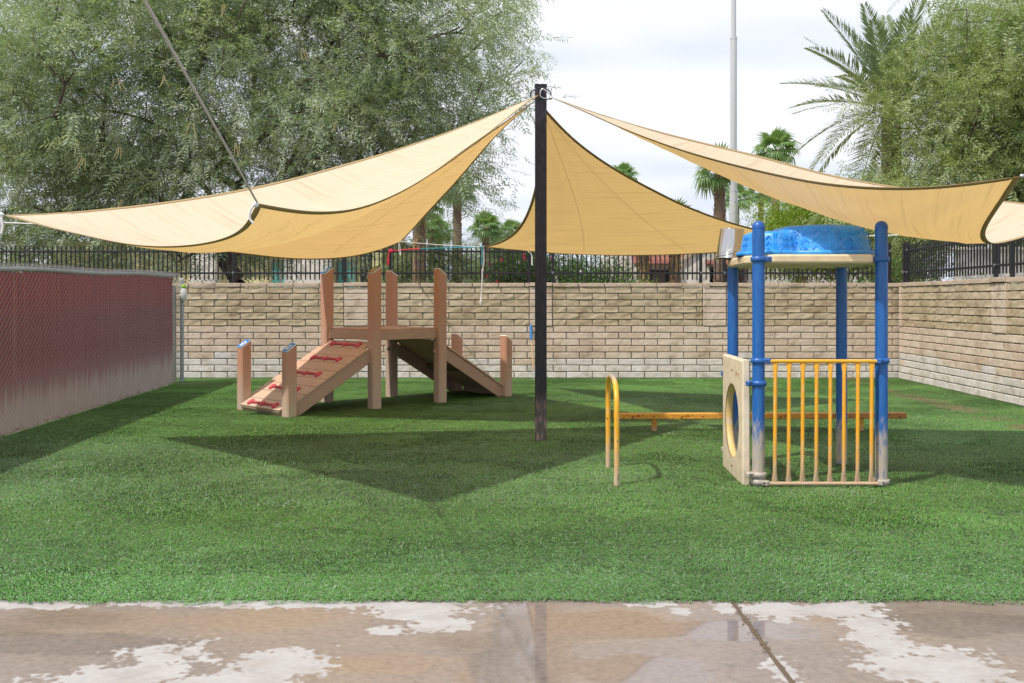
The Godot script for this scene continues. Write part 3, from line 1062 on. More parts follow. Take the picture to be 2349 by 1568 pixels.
	sail("golden shade sail hanging in a broad triangle right behind the black post", [
		[Vector3(0.26, 2.95, -8.42), Vector3(0.27, 2.81, -8.83), Vector3(0.27, 2.68, -9.24), Vector3(0.26, 2.54, -9.65), Vector3(0.24, 2.40, -10.06), Vector3(0.20, 2.27, -10.47), Vector3(0.14, 2.15, -10.88), Vector3(0.05, 2.04, -11.29), Vector3(-0.08, 1.97, -11.69), Vector3(-0.22, 1.94, -12.10), Vector3(-0.38, 1.93, -12.50)],
		[Vector3(-0.38, 1.93, -12.50), Vector3(-0.00, 1.89, -12.35), Vector3(0.37, 1.84, -12.20), Vector3(0.75, 1.81, -12.05), Vector3(1.13, 1.79, -11.90), Vector3(1.50, 1.78, -11.75), Vector3(1.88, 1.78, -11.60), Vector3(2.26, 1.79, -11.45), Vector3(2.64, 1.81, -11.30), Vector3(3.01, 1.86, -11.15), Vector3(3.38, 1.95, -11.00)],
		[Vector3(3.38, 1.95, -11.00), Vector3(3.04, 1.97, -10.75), Vector3(2.71, 2.00, -10.49), Vector3(2.38, 2.05, -10.24), Vector3(2.05, 2.12, -9.98), Vector3(1.72, 2.21, -9.73), Vector3(1.41, 2.32, -9.47), Vector3(1.10, 2.43, -9.21), Vector3(0.79, 2.57, -8.95), Vector3(0.51, 2.73, -8.69), Vector3(0.26, 2.95, -8.42)]], 0.4, 503, 0)
	sail("right beige shade sail reaching towards the viewer above the blue play frame", [
		[Vector3(0.34, 2.97, -8.22), Vector3(0.56, 2.81, -7.91), Vector3(0.78, 2.64, -7.61), Vector3(1.00, 2.48, -7.30), Vector3(1.23, 2.33, -6.99), Vector3(1.46, 2.20, -6.68), Vector3(1.70, 2.08, -6.37), Vector3(1.94, 1.97, -6.05), Vector3(2.19, 1.90, -5.73), Vector3(2.45, 1.87, -5.41), Vector3(2.70, 1.89, -5.09)],
		[Vector3(2.70, 1.89, -5.09), Vector3(2.82, 1.83, -5.46), Vector3(2.93, 1.76, -5.82), Vector3(3.03, 1.66, -6.19), Vector3(3.24, 1.60, -6.50), Vector3(3.52, 1.65, -6.77), Vector3(3.81, 1.71, -7.03), Vector3(4.10, 1.78, -7.28), Vector3(4.39, 1.85, -7.53), Vector3(4.70, 1.92, -7.76), Vector3(5.00, 1.98, -8.00)],
		[Vector3(5.00, 1.98, -8.00), Vector3(4.52, 2.02, -8.02), Vector3(4.05, 2.07, -8.04), Vector3(3.58, 2.14, -8.07), Vector3(3.10, 2.21, -8.09), Vector3(2.63, 2.30, -8.11), Vector3(2.18, 2.44, -8.13), Vector3(1.72, 2.55, -8.15), Vector3(1.25, 2.67, -8.18), Vector3(0.79, 2.81, -8.20), Vector3(0.34, 2.97, -8.22)]], 2.4, 504, 0)

	# cords
	rope("tie_cord", "long grey cord rising from the left front sail to the upper left", "cord", hang(Vector3(-1.338, 1.745, -5.03), Vector3(-0.85, 2.87, 0.3), 0.0, 4), 0.0055, M.grey_rope, [[Vector3(-1.345, 1.735, -5.03), 0.017, M.white_rope]], [[[Vector3(-1.35, 1.735, -5.02), Vector3(-1.372, 1.70, -5.02), Vector3(-1.375, 1.66, -5.02), Vector3(-1.355, 1.635, -5.02)], M.white_rope]])
	rope("tie_cord", "white cord knotted at the far left corner of the left front sail", "cord", [Vector3(-4.11, 1.92, -7.75), Vector3(-4.2, 1.945, -7.78), Vector3(-5.4, 2.1, -7.9)], 0.009, M.white_rope, [[Vector3(-4.13, 1.922, -7.75), 0.022, M.white_rope]], [[[Vector3(-4.13, 1.91, -7.74), Vector3(-4.135, 1.84, -7.74), Vector3(-4.145, 1.78, -7.74), Vector3(-4.155, 1.72, -7.74)], M.white_rope], [[Vector3(-4.125, 1.91, -7.74), Vector3(-4.11, 1.83, -7.74), Vector3(-4.12, 1.77, -7.74), Vector3(-4.14, 1.775, -7.74)], M.white_rope]])
	rope("tie_cord", "thin white cord at the left frame edge running behind the left front sail", "cord", hang(Vector3(-3.85, 1.98, -9.44), Vector3(-6.2, 2.11, -10.3), 0.02), 0.006, M.white_rope, [], [])
	rope("tie_cord", "thin white cord linking the two golden sails over the back wall", "cord", hang(Vector3(-1.45, 2.0, -12.5), Vector3(-0.38, 1.93, -12.5), 0.01), 0.0045, M.white_rope, [[Vector3(-1.455, 1.995, -12.49), 0.014, M.white_rope]], [[[Vector3(-1.47, 1.99, -12.48), Vector3(-1.475, 1.9, -12.48), Vector3(-1.465, 1.82, -12.48), Vector3(-1.45, 1.82, -12.48), Vector3(-1.455, 1.9, -12.48), Vector3(-1.465, 1.98, -12.48)], M.white_rope]])
	rope("tie_cord", "long frayed white cord dangling in front of the back wall", "cord", [Vector3(-0.37, 1.93, -12.48), Vector3(-0.365, 1.75, -12.48), Vector3(-0.385, 1.6, -12.48), Vector3(-0.39, 1.45, -12.48), Vector3(-0.4, 1.3, -12.48)], 0.008, M.white_rope, [[Vector3(-0.38, 1.925, -12.48), 0.018, M.white_rope], [Vector3(-0.385, 1.62, -12.48), 0.013, M.white_rope]], [[[Vector3(-0.4, 1.31, -12.48), Vector3(-0.405, 1.25, -12.48), Vector3(-0.42, 1.19, -12.48)], M.white_rope], [[Vector3(-0.4, 1.31, -12.48), Vector3(-0.4, 1.24, -12.47), Vector3(-0.405, 1.17, -12.48)], M.white_rope]])
	rope("tie_cord", "red cord knotted round the iron fence above the ramps", "cord", [Vector3(-1.9, 2.0, -14.98), Vector3(-1.6, 2.005, -14.55), Vector3(-1.36, 2.0, -14.2)], 0.010, M.red_rope, [[Vector3(-1.9, 2.0, -14.97), 0.035, M.red_rope], [Vector3(-1.88, 2.02, -14.96), 0.022, M.red_rope]], [[[Vector3(-1.91, 1.99, -14.96), Vector3(-1.94, 1.88, -14.96), Vector3(-1.955, 1.78, -14.96), Vector3(-1.93, 1.79, -14.96), Vector3(-1.92, 1.9, -14.96)], M.red_rope]])
	rope("tie_cord", "teal blue cord reaching the left corner of the broad golden sail", "cord", [Vector3(-1.36, 2.0, -14.2), Vector3(-0.9, 1.965, -13.4), Vector3(-0.38, 1.93, -12.5)], 0.0065, M.teal_rope, [[Vector3(-0.385, 1.93, -12.47), 0.014, M.teal_rope]], [[[Vector3(-0.39, 1.93, -12.47), Vector3(-0.385, 1.8, -12.47), Vector3(-0.395, 1.69, -12.47)], M.teal_rope]])
	rope("tie_cord", "white cord running right from the broad golden sail behind the blue play frame", "cord", hang(Vector3(3.38, 1.95, -11.0), Vector3(5.85, 1.99, -9.9), 0.01), 0.0065, M.white_rope, [], [])
	rope("tie_cord", "white cord with a steel clip at the near corner of the right sail", "cord", hang(Vector3(2.70, 1.89, -5.09), Vector3(4.6, 2.4, -4.2), 0.0), 0.006, M.white_rope, [[Vector3(2.705, 1.891, -5.085), 0.011, M.steel]], [])
	rope("tie_cord", "short white cord looped on the iron fence left of the black post", "cord", [Vector3(0.27, 2.0, -14.98), Vector3(0.31, 1.93, -14.98), Vector3(0.315, 1.78, -14.98)], 0.011, M.white_rope, [[Vector3(0.27, 2.0, -14.97), 0.026, M.white_rope]], [])

func rope(called: String, label: String, cat: String, pts: Array, r: float, m: Material, knots: Array, tails: Array) -> void:
	var o := thing(called, label, cat, Vector3.ZERO)
	var st := begin()
	tube(st, pts, r, 7)
	obj(o, "cord", st, m)
	for k in knots:
		st = begin()
		var prof := []
		for i in 7: prof.append(Vector2(k[1] * sin(PI * i / 6.0) * (1.0 + 0.15 * (i % 2)), -k[1] * cos(PI * i / 6.0)))
		lathe(st, k[0], prof, 9, Basis(Vector3(0.3, 0.2, 1).normalized(), 0.6))
		obj(o, "knot", st, k[2])
	for t in tails:
		st = begin()
		tube(st, t[0], r * 0.95 + 0.0015, 6)
		obj(o, "tail", st, t[1])

# ------------------------------------------------------------------ ramp bridge for dogs
func ramp_bridge() -> void:
	var o := thing("dog_ramp_bridge", "pinkish brown ramp bridge with paw print posts and red bone grips", "dog ramp", Vector3(-1.53, 0, -11.42))
	var u := Vector3(0.695, 0, 0.719)         # along the platform edge, towards the right front
	var v := Vector3(0.719, 0, -0.695)        # down the right ramp, towards the right back
	var s := 0.955
	var high := Color(0.54, 0.285, 0.20)
	var low := Color(0.55, 0.43, 0.345)
	var tone := noise(101, 2.0, 3)
	var post_at := func(c: Vector3, top_in: float, top_out: float, outward: float, plate: String) -> void:
		# square post with clipped corners and a top that slopes down towards the ramp
		var w := 0.061
		var b := 0.016
		var st := begin(true)
		paint = func(p: Vector3) -> Color:
			var k := clampf(1.15 - p.y / (0.62 * top_in) + 0.25 * tone.get_noise_3d(p.x * 3.0, p.y, p.z * 3.0), 0.0, 1.0)
			return high.lerp(low, k)
		var oct := [Vector2(w - b, w), Vector2(w, w - b), Vector2(w, -w + b), Vector2(w - b, -w), Vector2(-w + b, -w), Vector2(-w, -w + b), Vector2(-w, w - b), Vector2(-w + b, w)]
		var top_y := func(q: Vector2) -> float: return lerpf(top_in, top_out, clampf((q.y * outward + w) / (2.0 * w), 0, 1))
		var n := 10
		for k in n:
			for i in 8:
				var q: Vector2 = oct[i]
				var r: Vector2 = oct[(i + 1) % 8]
				var Q := func(z: Vector2, f: float) -> Vector3: return c + u * z.x + v * z.y + Vector3.UP * (top_y.call(z) * f)
				quad(st, Q.call(r, float(k) / n), Q.call(q, float(k) / n), Q.call(q, float(k + 1) / n), Q.call(r, float(k + 1) / n))
		var T := func(z: Vector2) -> Vector3: return c + u * z.x + v * z.y + Vector3.UP * top_y.call(z)
		for i in range(1, 7): tri(st, T.call(oct[0]), T.call(oct[i + 1]), T.call(oct[i]))
		var post := obj(o, "post", st, M.lumber)
		paint = null
		for bh in [0.34, 0.47]:
			var bs := begin()
			lathe(bs, c + u * w + v * 0.012 + Vector3.UP * (top_in * bh + 0.02), [Vector2(0.0055, 0.0), Vector2(0.005, 0.0015), Vector2(0.0, 0.002)], 8, Basis(v, u, v.cross(u)))
			obj(post, "bolt_head", bs, M.bolt)
		# sloping cap plate, with a paw print on the ones that face the viewer
		var across := u
		var slope: Vector3 = (v * outward * 2.0 * w + Vector3.UP * (top_out - top_in)).normalized()
		var nrm := (across.cross(slope) * (1.0 if across.cross(slope).y > 0 else -1.0)).normalized()
		var mid: Vector3 = c + Vector3.UP * (top_in + top_out) * 0.5
		var half := Vector2(0.056, 0.5 * sqrt(4.0 * w * w + (top_out - top_in) * (top_out - top_in)) - 0.004)
		var layer := func(lift: float, thick: float, grow: float, m: Material, called: String) -> void:
			var s2 := begin(true)
			var ring := []
			for i in 16:
				var a := TAU * (i + 0.5) / 16.0
				var p := Vector2(clampf(cos(a) * 1.5, -1, 1), clampf(sin(a) * 1.5, -1, 1)) * (half + Vector2(grow, grow))
				ring.append(mid + across * p.x + slope * p.y)
			for i in 16:
				var p: Vector3 = ring[i]; var q: Vector3 = ring[(i + 1) % 16]
				var lo := nrm * lift; var hi := nrm * (lift + thick)
				if across.cross(slope).dot(nrm) > 0: quad(s2, p + lo, q + lo, q + hi, p + hi)
				else: quad(s2, q + lo, p + lo, p + hi, q + hi)
				if across.cross(slope).dot(nrm) > 0: tri(s2, mid + hi, p + hi, q + hi)
				else: tri(s2, mid + hi, q + hi, p + hi)
			obj(post, called, s2, m)
		layer.call(0.001, 0.011, 0.0, M.white_plastic, "cap_plate")
		if plate != "":
			layer.call(0.012, 0.003, -0.003, M[plate], "sign_face")
			var ink: Material = M.white_plastic if plate == "blue_plate" else M.tan_plate
			var pad := begin()
			var up2 := -slope
			var disc := func(x: float, y: float, rx: float, ry: float, hole: float) -> void:
				var cc: Vector3 = mid + across * x + up2 * y + nrm * 0.0156
				for i in 14:
					var a := TAU * i / 14.0
					var b2 := TAU * (i + 1) / 14.0
					var p := cc + across * cos(a) * rx + up2 * sin(a) * ry
					var q := cc + across * cos(b2) * rx + up2 * sin(b2) * ry
					if hole <= 0.0: tri(pad, cc, p, q)
					else: quad(pad, p, q, cc + (q - cc) * hole, cc + (p - cc) * hole)
			disc.call(0.0, -0.022, 0.031, 0.024, 0.55)
			disc.call(0.002, -0.021, 0.009, 0.009, 0.0)
			for t in [[-0.036, 0.006, 0.4], [-0.014, 0.027, 0.0], [0.014, 0.027, 0.0], [0.036, 0.006, 0.4]]:
				disc.call(t[0], t[1], 0.0105, 0.014, 0.0)
			obj(post, "paw_print", pad, ink)
	mat("tan_plate", lin(0.5, 0.4, 0.28), 0.5)
	var c_a := u * (-s * 0.5) + v * (-s * 0.5)
	var c_b := u * (s * 0.5) + v * (-s * 0.5)
	var c_c := u * (-s * 0.5) + v * (s * 0.5)
	var c_d := u * (s * 0.5) + v * (s * 0.5)
	var run := v * 1.085
	post_at.call(c_a, 1.62, 1.54, -1.0, "blue_plate")
	post_at.call(c_b, 1.605, 1.53, -1.0, "black_plate")
	post_at.call(c_c, 1.60, 1.53, 1.0, "")
	post_at.call(c_d, 1.605, 1.525, 1.0, "")
	post_at.call(c_a - run, 0.785, 0.70, -1.0, "blue_plate")
	post_at.call(c_b - run, 0.775, 0.69, -1.0, "blue_plate")
	post_at.call(c_c + run, 0.785, 0.71, 1.0, "")
	post_at.call(c_d + run, 0.785, 0.70, 1.0, "")
	var wood := func(base: Color) -> void:
		paint = func(p: Vector3) -> Color: return base * (0.94 + 0.14 * tone.get_noise_3d(p.x * 5.0, p.y * 9.0, p.z * 5.0))
	# platform: planks along u, fascia boards on four sides
	for k in 7:
		wood.call(Color(0.55, 0.32, 0.215).lerp(Color(0.58, 0.39, 0.285), rng.randf()))
		var st := begin(true)
		var c := v * ((k - 3) * 0.136) + Vector3.UP * 0.898
		box(st, c, Vector3(s - 0.02, 0.022, 0.130), 0.003, Basis(u, Vector3.UP, -v))
		obj(o, "deck_plank", st, M.board)
	for f in [[-v, u, s - 0.125], [v, u, s - 0.125], [u, v, s - 0.125], [-u, v, s - 0.125]]:
		wood.call(Color(0.52, 0.345, 0.25))
		var st := begin(true)
		var dir: Vector3 = f[1]
		box(st, f[0] * (s * 0.5 - 0.005) + Vector3.UP * 0.835, Vector3(f[2], 0.104, 0.036), 0.004, Basis(dir, Vector3.UP, dir.cross(Vector3.UP)))
		obj(o, "fascia_board", st, M.board)
	# two ramps
	for side in [-1.0, 1.0]:
		var d: Vector3 = v * side
		var top: Vector3 = d * (s * 0.5 - 0.02) + Vector3.UP * 0.765
		var end: Vector3 = d * (s * 0.5 + 1.17) + Vector3.UP * 0.085
		var sl := (end - top).normalized()
		var nrm := u.cross(sl)
		if nrm.y < 0: nrm = -nrm
		var len_ := top.distance_to(end)
		var n := 9
		for k in n:
			var t := (k + 0.5) / n
			var base := Color(0.62, 0.40, 0.29).lerp(Color(0.64, 0.505, 0.40), smoothstep(0.4, 1.0, t))
			wood.call(base.lerp(Color(0.65, 0.42, 0.29), rng.randf() * 0.5))
			var st := begin(true)
			var w := s - (0.13 if k < 8 and t > 0.86 else 0.02)
			w = s + 0.02 if (t > 0.12 and t < 0.84) else s - 0.13
			box(st, top.lerp(end, t) - nrm * 0.011, Vector3(w, 0.022, len_ / n - 0.005), 0.003, Basis(u, nrm, u.cross(nrm)))
			obj(o, "ramp_plank", st, M.board)
		for e in [-1.0, 1.0]:
			wood.call(Color(0.51, 0.35, 0.26))
			var st := begin(true)
			var shift: Vector3 = u * e * (s * 0.5 - 0.075 + 0.052)
			box(st, (top + end) * 0.5 + shift - nrm * 0.094, Vector3(0.036, 0.140, len_ - 0.03), 0.004, Basis(u, nrm, u.cross(nrm)))
			obj(o, "ramp_stringer", st, M.board)
		wood.call(Color(0.45, 0.35, 0.27))
		var eb := begin(true)
		box(eb, end - nrm * 0.06 + sl * -0.012, Vector3(s - 0.16, 0.075, 0.03), 0.003, Basis(u, nrm, u.cross(nrm)))
		obj(o, "end_board", eb, M.board)
		var und := begin(true)
		wood.call(Color(0.25, 0.16, 0.11))
		box(und, (top + end) * 0.5 - nrm * 0.05, Vector3(s - 0.14, 0.05, 0.09), 0.003, Basis(u, nrm, u.cross(nrm)))
		obj(o, "cross_brace", und, M.board)
		if side < 0:
			paint = null
			for k in 5:
				var t := (0.5 + 2.0 * k) / n + 0.012
				var c: Vector3 = top.lerp(end, t) + nrm * 0.013 + u * 0.0
				var st := begin()
				var hw := 0.26
				tube(st, [c - u * hw, c - u * hw * 0.5, c, c + u * hw * 0.5, c + u * hw], [0.013, 0.013, 0.014, 0.013, 0.013], 8)
				for kn in [[-hw, 0.04], [0.0, 0.034], [hw, 0.04]]:
					var bb := Basis(u, nrm, u.cross(nrm))
					for lobe in [-1.0, 1.0]:
						var cc: Vector3 = c + u * kn[0] + sl * lobe * kn[1] * 0.42
						lathe(st, cc - nrm * 0.012, [Vector2(kn[1] * 0.72, 0.0), Vector2(kn[1] * 0.74, 0.012), Vector2(kn[1] * 0.55, 0.022), Vector2(0.0, 0.026)], 12, bb)
				var grip := obj(o, "bone_grip", st, M.red_plastic)
				for e in [-hw, hw]:
					var sc := begin()
					lathe(sc, c + u * e + nrm * 0.0145, [Vector2(0.005, 0.0), Vector2(0.004, 0.002), Vector2(0.0, 0.0025)], 8, Basis(u, nrm, u.cross(nrm)))
					obj(grip, "screw", sc, M.bolt)
	paint = null

# ------------------------------------------------------------------ blue play frame
func clamp_on(o: Node, c: Vector3, y: float, ear: Vector3, m: Material, reach: float) -> void:
	var st := begin()
	lathe(st, Vector3(c.x, y, c.z), [Vector2(0.042, -0.018), Vector2(0.050, -0.016), Vector2(0.052, 0.0), Vector2(0.050, 0.016), Vector2(0.042, 0.018)], 20)
	var e := ear.normalized()
	var side := e.cross(Vector3.UP)
	box(st, Vector3(c.x, y, c.z) + e * (0.045 + reach * 0.5) , Vector3(0.036, 0.034, reach + 0.02), 0.006, Basis(side, Vector3.UP, -e))
	var band := obj(o, "clamp", st, m)
	for k in 3:
		st = begin(true)
		box(st, Vector3(c.x, y, c.z) + e * (0.05 + reach * (0.3 + 0.25 * k)) + Vector3.UP * 0.0, Vector3(0.040, 0.016, 0.005), 0.001, Basis(side, Vector3.UP, -e))
		obj(band, "clamp_notch", st, M.bolt)

func play_frame() -> void:
	var o := thing("play_frame", "small play frame of four blue posts with a tan roof deck and yellow bars", "play structure", Vector3.ZERO)
	var blue := Color(0.012, 0.12, 0.41)
	var dust := Color(0.46, 0.40, 0.34)
	var n := noise(111, 5.0, 4)
	var posts := [Vector3(1.61, 0, -6.26), Vector3(2.413, 0, -6.26), Vector3(1.634, 0, -7.09), Vector3(2.438, 0, -7.09)]
	for i in 4:
		var c: Vector3 = posts[i]
		var line: float = [0.36, 0.34, 0.3, 0.3][i]
		paint = func(p: Vector3) -> Color:
			var a := atan2(p.x - c.x, p.z - c.z)
			var f := smoothstep(line + 0.12, line - 0.10, p.y + 0.17 * n.get_noise_2d(a * 0.35 + i * 7.0, p.y * 2.2))
			var flake := smoothstep(0.34, 0.5, n.get_noise_2d(a * 1.4 + i * 5.0, p.y * 7.0))
			var col := blue.lerp(dust, f * (1.0 - 0.8 * flake * smoothstep(0.3, 0.05, p.y)))
			var chalk := smoothstep(0.05, 0.5, n.get_noise_2d(a * 0.6 + i * 3.0, p.y * 1.1 + 4.0)) * 0.22
			return col.lerp(Color(0.10, 0.25, 0.58), chalk * (1.0 - f))
		var st := begin()
		var top: float = 1.70 if i < 2 else 1.50
		tube(st, straight(c, c + Vector3.UP * top, 56), 0.0400, 28, false)
		var post := obj(o, "post", st, M.blue_paint)
		if i < 2:
			paint = func(_p: Vector3) -> Color: return Color(0.012, 0.10, 0.40)
			st = begin()
			lathe(st, c + Vector3.UP * 1.70, [Vector2(0.0412, -0.002), Vector2(0.0418, 0.006), Vector2(0.040, 0.020), Vector2(0.034, 0.034), Vector2(0.024, 0.044), Vector2(0.012, 0.0495), Vector2(0.0, 0.051)], 28)
			obj(post, "post_cap", st, M.blue_paint)
	# roof deck
	paint = func(_p: Vector3) -> Color: return Color(0.74, 0.60, 0.41)
	var st := begin(true)
	slab(st, [Vector2(1.70, -6.20), Vector2(2.33, -6.20), Vector2(2.475, -6.42), Vector2(2.50, -6.98), Vector2(2.36, -7.17), Vector2(1.71, -7.17), Vector2(1.575, -7.0), Vector2(1.556, -6.42)].map(func(p): return p) if false else [Vector2(1.556, -6.42), Vector2(1.575, -7.0), Vector2(1.71, -7.17), Vector2(2.36, -7.17), Vector2(2.50, -6.98), Vector2(2.475, -6.42), Vector2(2.33, -6.20), Vector2(1.70, -6.20)], 1.472, 1.530, 0.012)
	var deck := obj(o, "roof_deck", st, M.tan_plastic)
	st = begin()
	lathe(st, Vector3(2.03, 1.472, -6.7), [Vector2(0.30, 0.001), Vector2(0.29, -0.008), Vector2(0.05, -0.008), Vector2(0.0, -0.008)], 32)
	obj(deck, "underside_disc", st, M.tan_plastic)
	# barrier
	var yel := Color(0.80, 0.39, 0.028)
	var worn := Color(0.50, 0.36, 0.24)
	paint = func(p: Vector3) -> Color:
		var f := smoothstep(0.36, 0.06, p.y + 0.1 * n.get_noise_2d(p.x * 5.0, p.y * 4.0))
		var chip := smoothstep(0.3, 0.42, n.get_noise_3d(p.x * 22.0, p.y * 8.0, p.z * 22.0))
		return yel.lerp(worn, f).lerp(Color(0.66, 0.60, 0.5), chip * 0.5)
	var zf := -6.205
	for y in [0.837, 0.045]:
		st = begin()
		tube(st, straight(Vector3(1.655, y, zf), Vector3(2.37, y, zf), 24), 0.0125, 12)
		obj(o, "barrier_rail", st, M.yellow_paint)
	for k in 8:
		st = begin()
		var x := 1.705 + 0.0892 * k
		var x2 := x - 0.004
		var pts := []
		var sides := 10
		var prev := []
		for i in 25:
			var t := i / 24.0
			var y := lerpf(0.05, 0.830, t)
			var flat_ := maxf(smoothstep(0.1, 0.02, t), smoothstep(0.91, 0.98, t))
			var rx := lerpf(0.0125, 0.019, flat_)
			var rz := lerpf(0.0125, 0.004, flat_)
			var ring := []
			for q in sides:
				var a := TAU * q / sides
				ring.append(Vector3(lerpf(x2, x, t) + cos(a) * rx, y, zf + 0.002 + sin(a) * rz))
			if i:
				for q in sides: quad(st, prev[(q + 1) % sides], prev[q], ring[q], ring[(q + 1) % sides])
			prev = ring
		obj(o, "barrier_bar", st, M.yellow_paint)
	# panel with a round opening on the left side
	paint = func(p: Vector3) -> Color:
		var f := smoothstep(0.30, 0.02, p.y + 0.08 * n.get_noise_2d(p.z * 4.0, p.y * 4.0))
		return Color(0.78, 0.67, 0.52).lerp(Color(0.62, 0.52, 0.41), f * 0.7)
	st = begin(true)
	var ax := Vector3(0.034, 0, -0.74).normalized()       # from near end to far end
	var nx := Vector3(-ax.z, 0, ax.x) * -1.0                # outwards, to the left
	if nx.x > 0: nx = -nx
	var near := Vector3(1.538, 0, -6.285)
	var Lp := 0.74
	var H0 := 0.015
	var H1 := 0.838
	var th := 0.027
	var hc := Vector2(0.375, 0.40)
	var hr := 0.255
	var outline := func(a: float, grow: float) -> Vector2:
		var d := Vector2(cos(a), sin(a))
		var k := 1e9
		if absf(d.x) > 1e-6: k = minf(k, ((Lp - grow - hc.x) if d.x > 0 else (hc.x - grow)) / absf(d.x))
		if absf(d.y) > 1e-6: k = minf(k, ((H1 - grow - hc.y) if d.y > 0 else (hc.y - H0)) / absf(d.y))
		return hc + d * k
	var L3 := func(p: Vector2, off: float) -> Vector3: return near + ax * p.x + Vector3.UP * p.y + nx * off
	var segs := 64
	var ang := []
	for i in segs: ang.append(TAU * i / segs)
	for cn in [Vector2(Lp, H1), Vector2(0, H1), Vector2(0, H0), Vector2(Lp, H0)]:
		ang.append(fposmod((cn - hc).angle(), TAU))
	ang.sort()
	var flip: bool = ax.cross(Vector3.UP).dot(nx) < 0
	for i in ang.size():
		var a: float = ang[i]
		var b: float = ang[(i + 1) % ang.size()]
		var da := Vector2(cos(a), sin(a)); var db := Vector2(cos(b), sin(b))
		var bev := 0.01
		var rings_a := [L3.call(hc + da * hr, th), L3.call(outline.call(a, bev), th), L3.call(outline.call(a, 0.0), th - bev), L3.call(outline.call(a, 0.0), -th + bev), L3.call(outline.call(a, bev), -th), L3.call(hc + da * hr, -th), L3.call(hc + da * (hr - 0.018), -th * 0.4), L3.call(hc + da * (hr - 0.018), th * 0.4), L3.call(hc + da * hr, th)]
		var rings_b := [L3.call(hc + db * hr, th), L3.call(outline.call(b, bev), th), L3.call(outline.call(b, 0.0), th - bev), L3.call(outline.call(b, 0.0), -th + bev), L3.call(outline.call(b, bev), -th), L3.call(hc + db * hr, -th), L3.call(hc + db * (hr - 0.018), -th * 0.4), L3.call(hc + db * (hr - 0.018), th * 0.4), L3.call(hc + db * hr, th)]
		for k in 5:
			if flip: quad(st, rings_b[k], rings_a[k], rings_a[k + 1], rings_b[k + 1])
			else: quad(st, rings_a[k], rings_b[k], rings_b[k + 1], rings_a[k + 1])
	var panel := obj(o, "porthole_panel", st, M.tan_plastic)
	paint = func(p: Vector3) -> Color:
		return Color(0.72, 0.52, 0.20).lerp(Color(0.62, 0.5, 0.36), smoothstep(-0.1, 0.5, n.get_noise_2d(p.z * 6.0, p.y * 6.0)))
	st = begin()
	for i in segs:
		var a := TAU * i / segs
		var b := TAU * (i + 1) / segs
		var prof := [[hr, th - 0.004], [hr - 0.012, th * 0.45], [hr - 0.012, -th * 0.45], [hr, -th + 0.004]]
		for k in 3:
			var p := Vector2(cos(a), sin(a)); var q := Vector2(cos(b), sin(b))
			if flip: quad(st, L3.call(hc + p * prof[k][0], prof[k][1]), L3.call(hc + q * prof[k][0], prof[k][1]), L3.call(hc + q * prof[k + 1][0], prof[k + 1][1]), L3.call(hc + p * prof[k + 1][0], prof[k + 1][1]))
			else: quad(st, L3.call(hc + q * prof[k][0], prof[k][1]), L3.call(hc + p * prof[k][0], prof[k][1]), L3.call(hc + p * prof[k + 1][0], prof[k + 1][1]), L3.call(hc + q * prof[k + 1][0], prof[k + 1][1]))
	obj(panel, "opening_lining", st, M.tan_plastic)
	paint = null
	for p in [Vector2(0.37, 0.745), Vector2(0.37, 0.085)]:
		st = begin()
		lathe(st, L3.call(p, th), [Vector2(0.010, 0.0), Vector2(0.009, 0.003), Vector2(0.0, 0.003)], 10, Basis(ax, nx, ax.cross(nx)))
		obj(panel, "bolt_head", st, M.bolt)
	# small printed mark near the upper corner
	st = begin(true)
	for q in [[0.0, 0.0, 0.008, 0.03], [0.022, 0.0, 0.008, 0.03], [0.011, 0.0, 0.014, 0.007], [-0.05, -0.004, 0.052, 0.007], [-0.045, -0.018, 0.04, 0.003]]:
		var c: Vector3 = L3.call(Vector2(0.20 + q[0], 0.74 + q[1]), th + 0.0012)
		box(st, c, Vector3(q[2], q[3], 0.001), 0.0, Basis(ax, Vector3.UP, ax.cross(Vector3.UP)))
	obj(panel, "maker_mark", st, mat("mark_ink", lin(0.42, 0.24, 0.12), 0.7))
	# clamps
	var bp := func(_p: Vector3) -> Color: return Color(0.022, 0.12, 0.40)
	var dp := func(_p: Vector3) -> Color: return Color(0.43, 0.38, 0.33)
	paint = bp
	clamp_on(o, posts[0], 0.837, Vector3(1, 0, 0.9), M.blue_paint, 0.035)
	clamp_on(o, posts[1], 0.837, Vector3(-0.6, 0, 1), M.blue_paint, 0.03)
	clamp_on(o, posts[0], 0.69, Vector3(-1, 0, 0.25), M.blue_paint, 0.03)
	clamp_on(o, posts[2], 0.69, Vector3(-1, 0, 0.0), M.blue_paint, 0.03)
	clamp_on(o, posts[0], 1.50, Vector3(1, 0, 0.3), M.blue_paint, 0.035)
	clamp_on(o, posts[1], 1.50, Vector3(-1, 0, 0.3), M.blue_paint, 0.045)
	paint = dp
	clamp_on(o, posts[0], 0.095, Vector3(-1, 0, 0.35), M.blue_paint, 0.035)
	clamp_on(o, posts[0], 0.047, Vector3(0.6, 0, 0.9), M.blue_paint, 0.03)
	clamp_on(o, posts[1], 0.05, Vector3(-0.5, 0, 1), M.blue_paint, 0.025)
	clamp_on(o, posts[2], 0.13, Vector3(-1, 0, 0.0), M.blue_paint, 0.03)
	paint = null

	# upturned blue paddling pool on the roof deck: a big round bowl with a small head lobe
	var pool := thing("upturned_pool", "faded blue plastic sandbox lying upside down on the roof deck", "sandbox", Vector3(0, 1.532, 0))
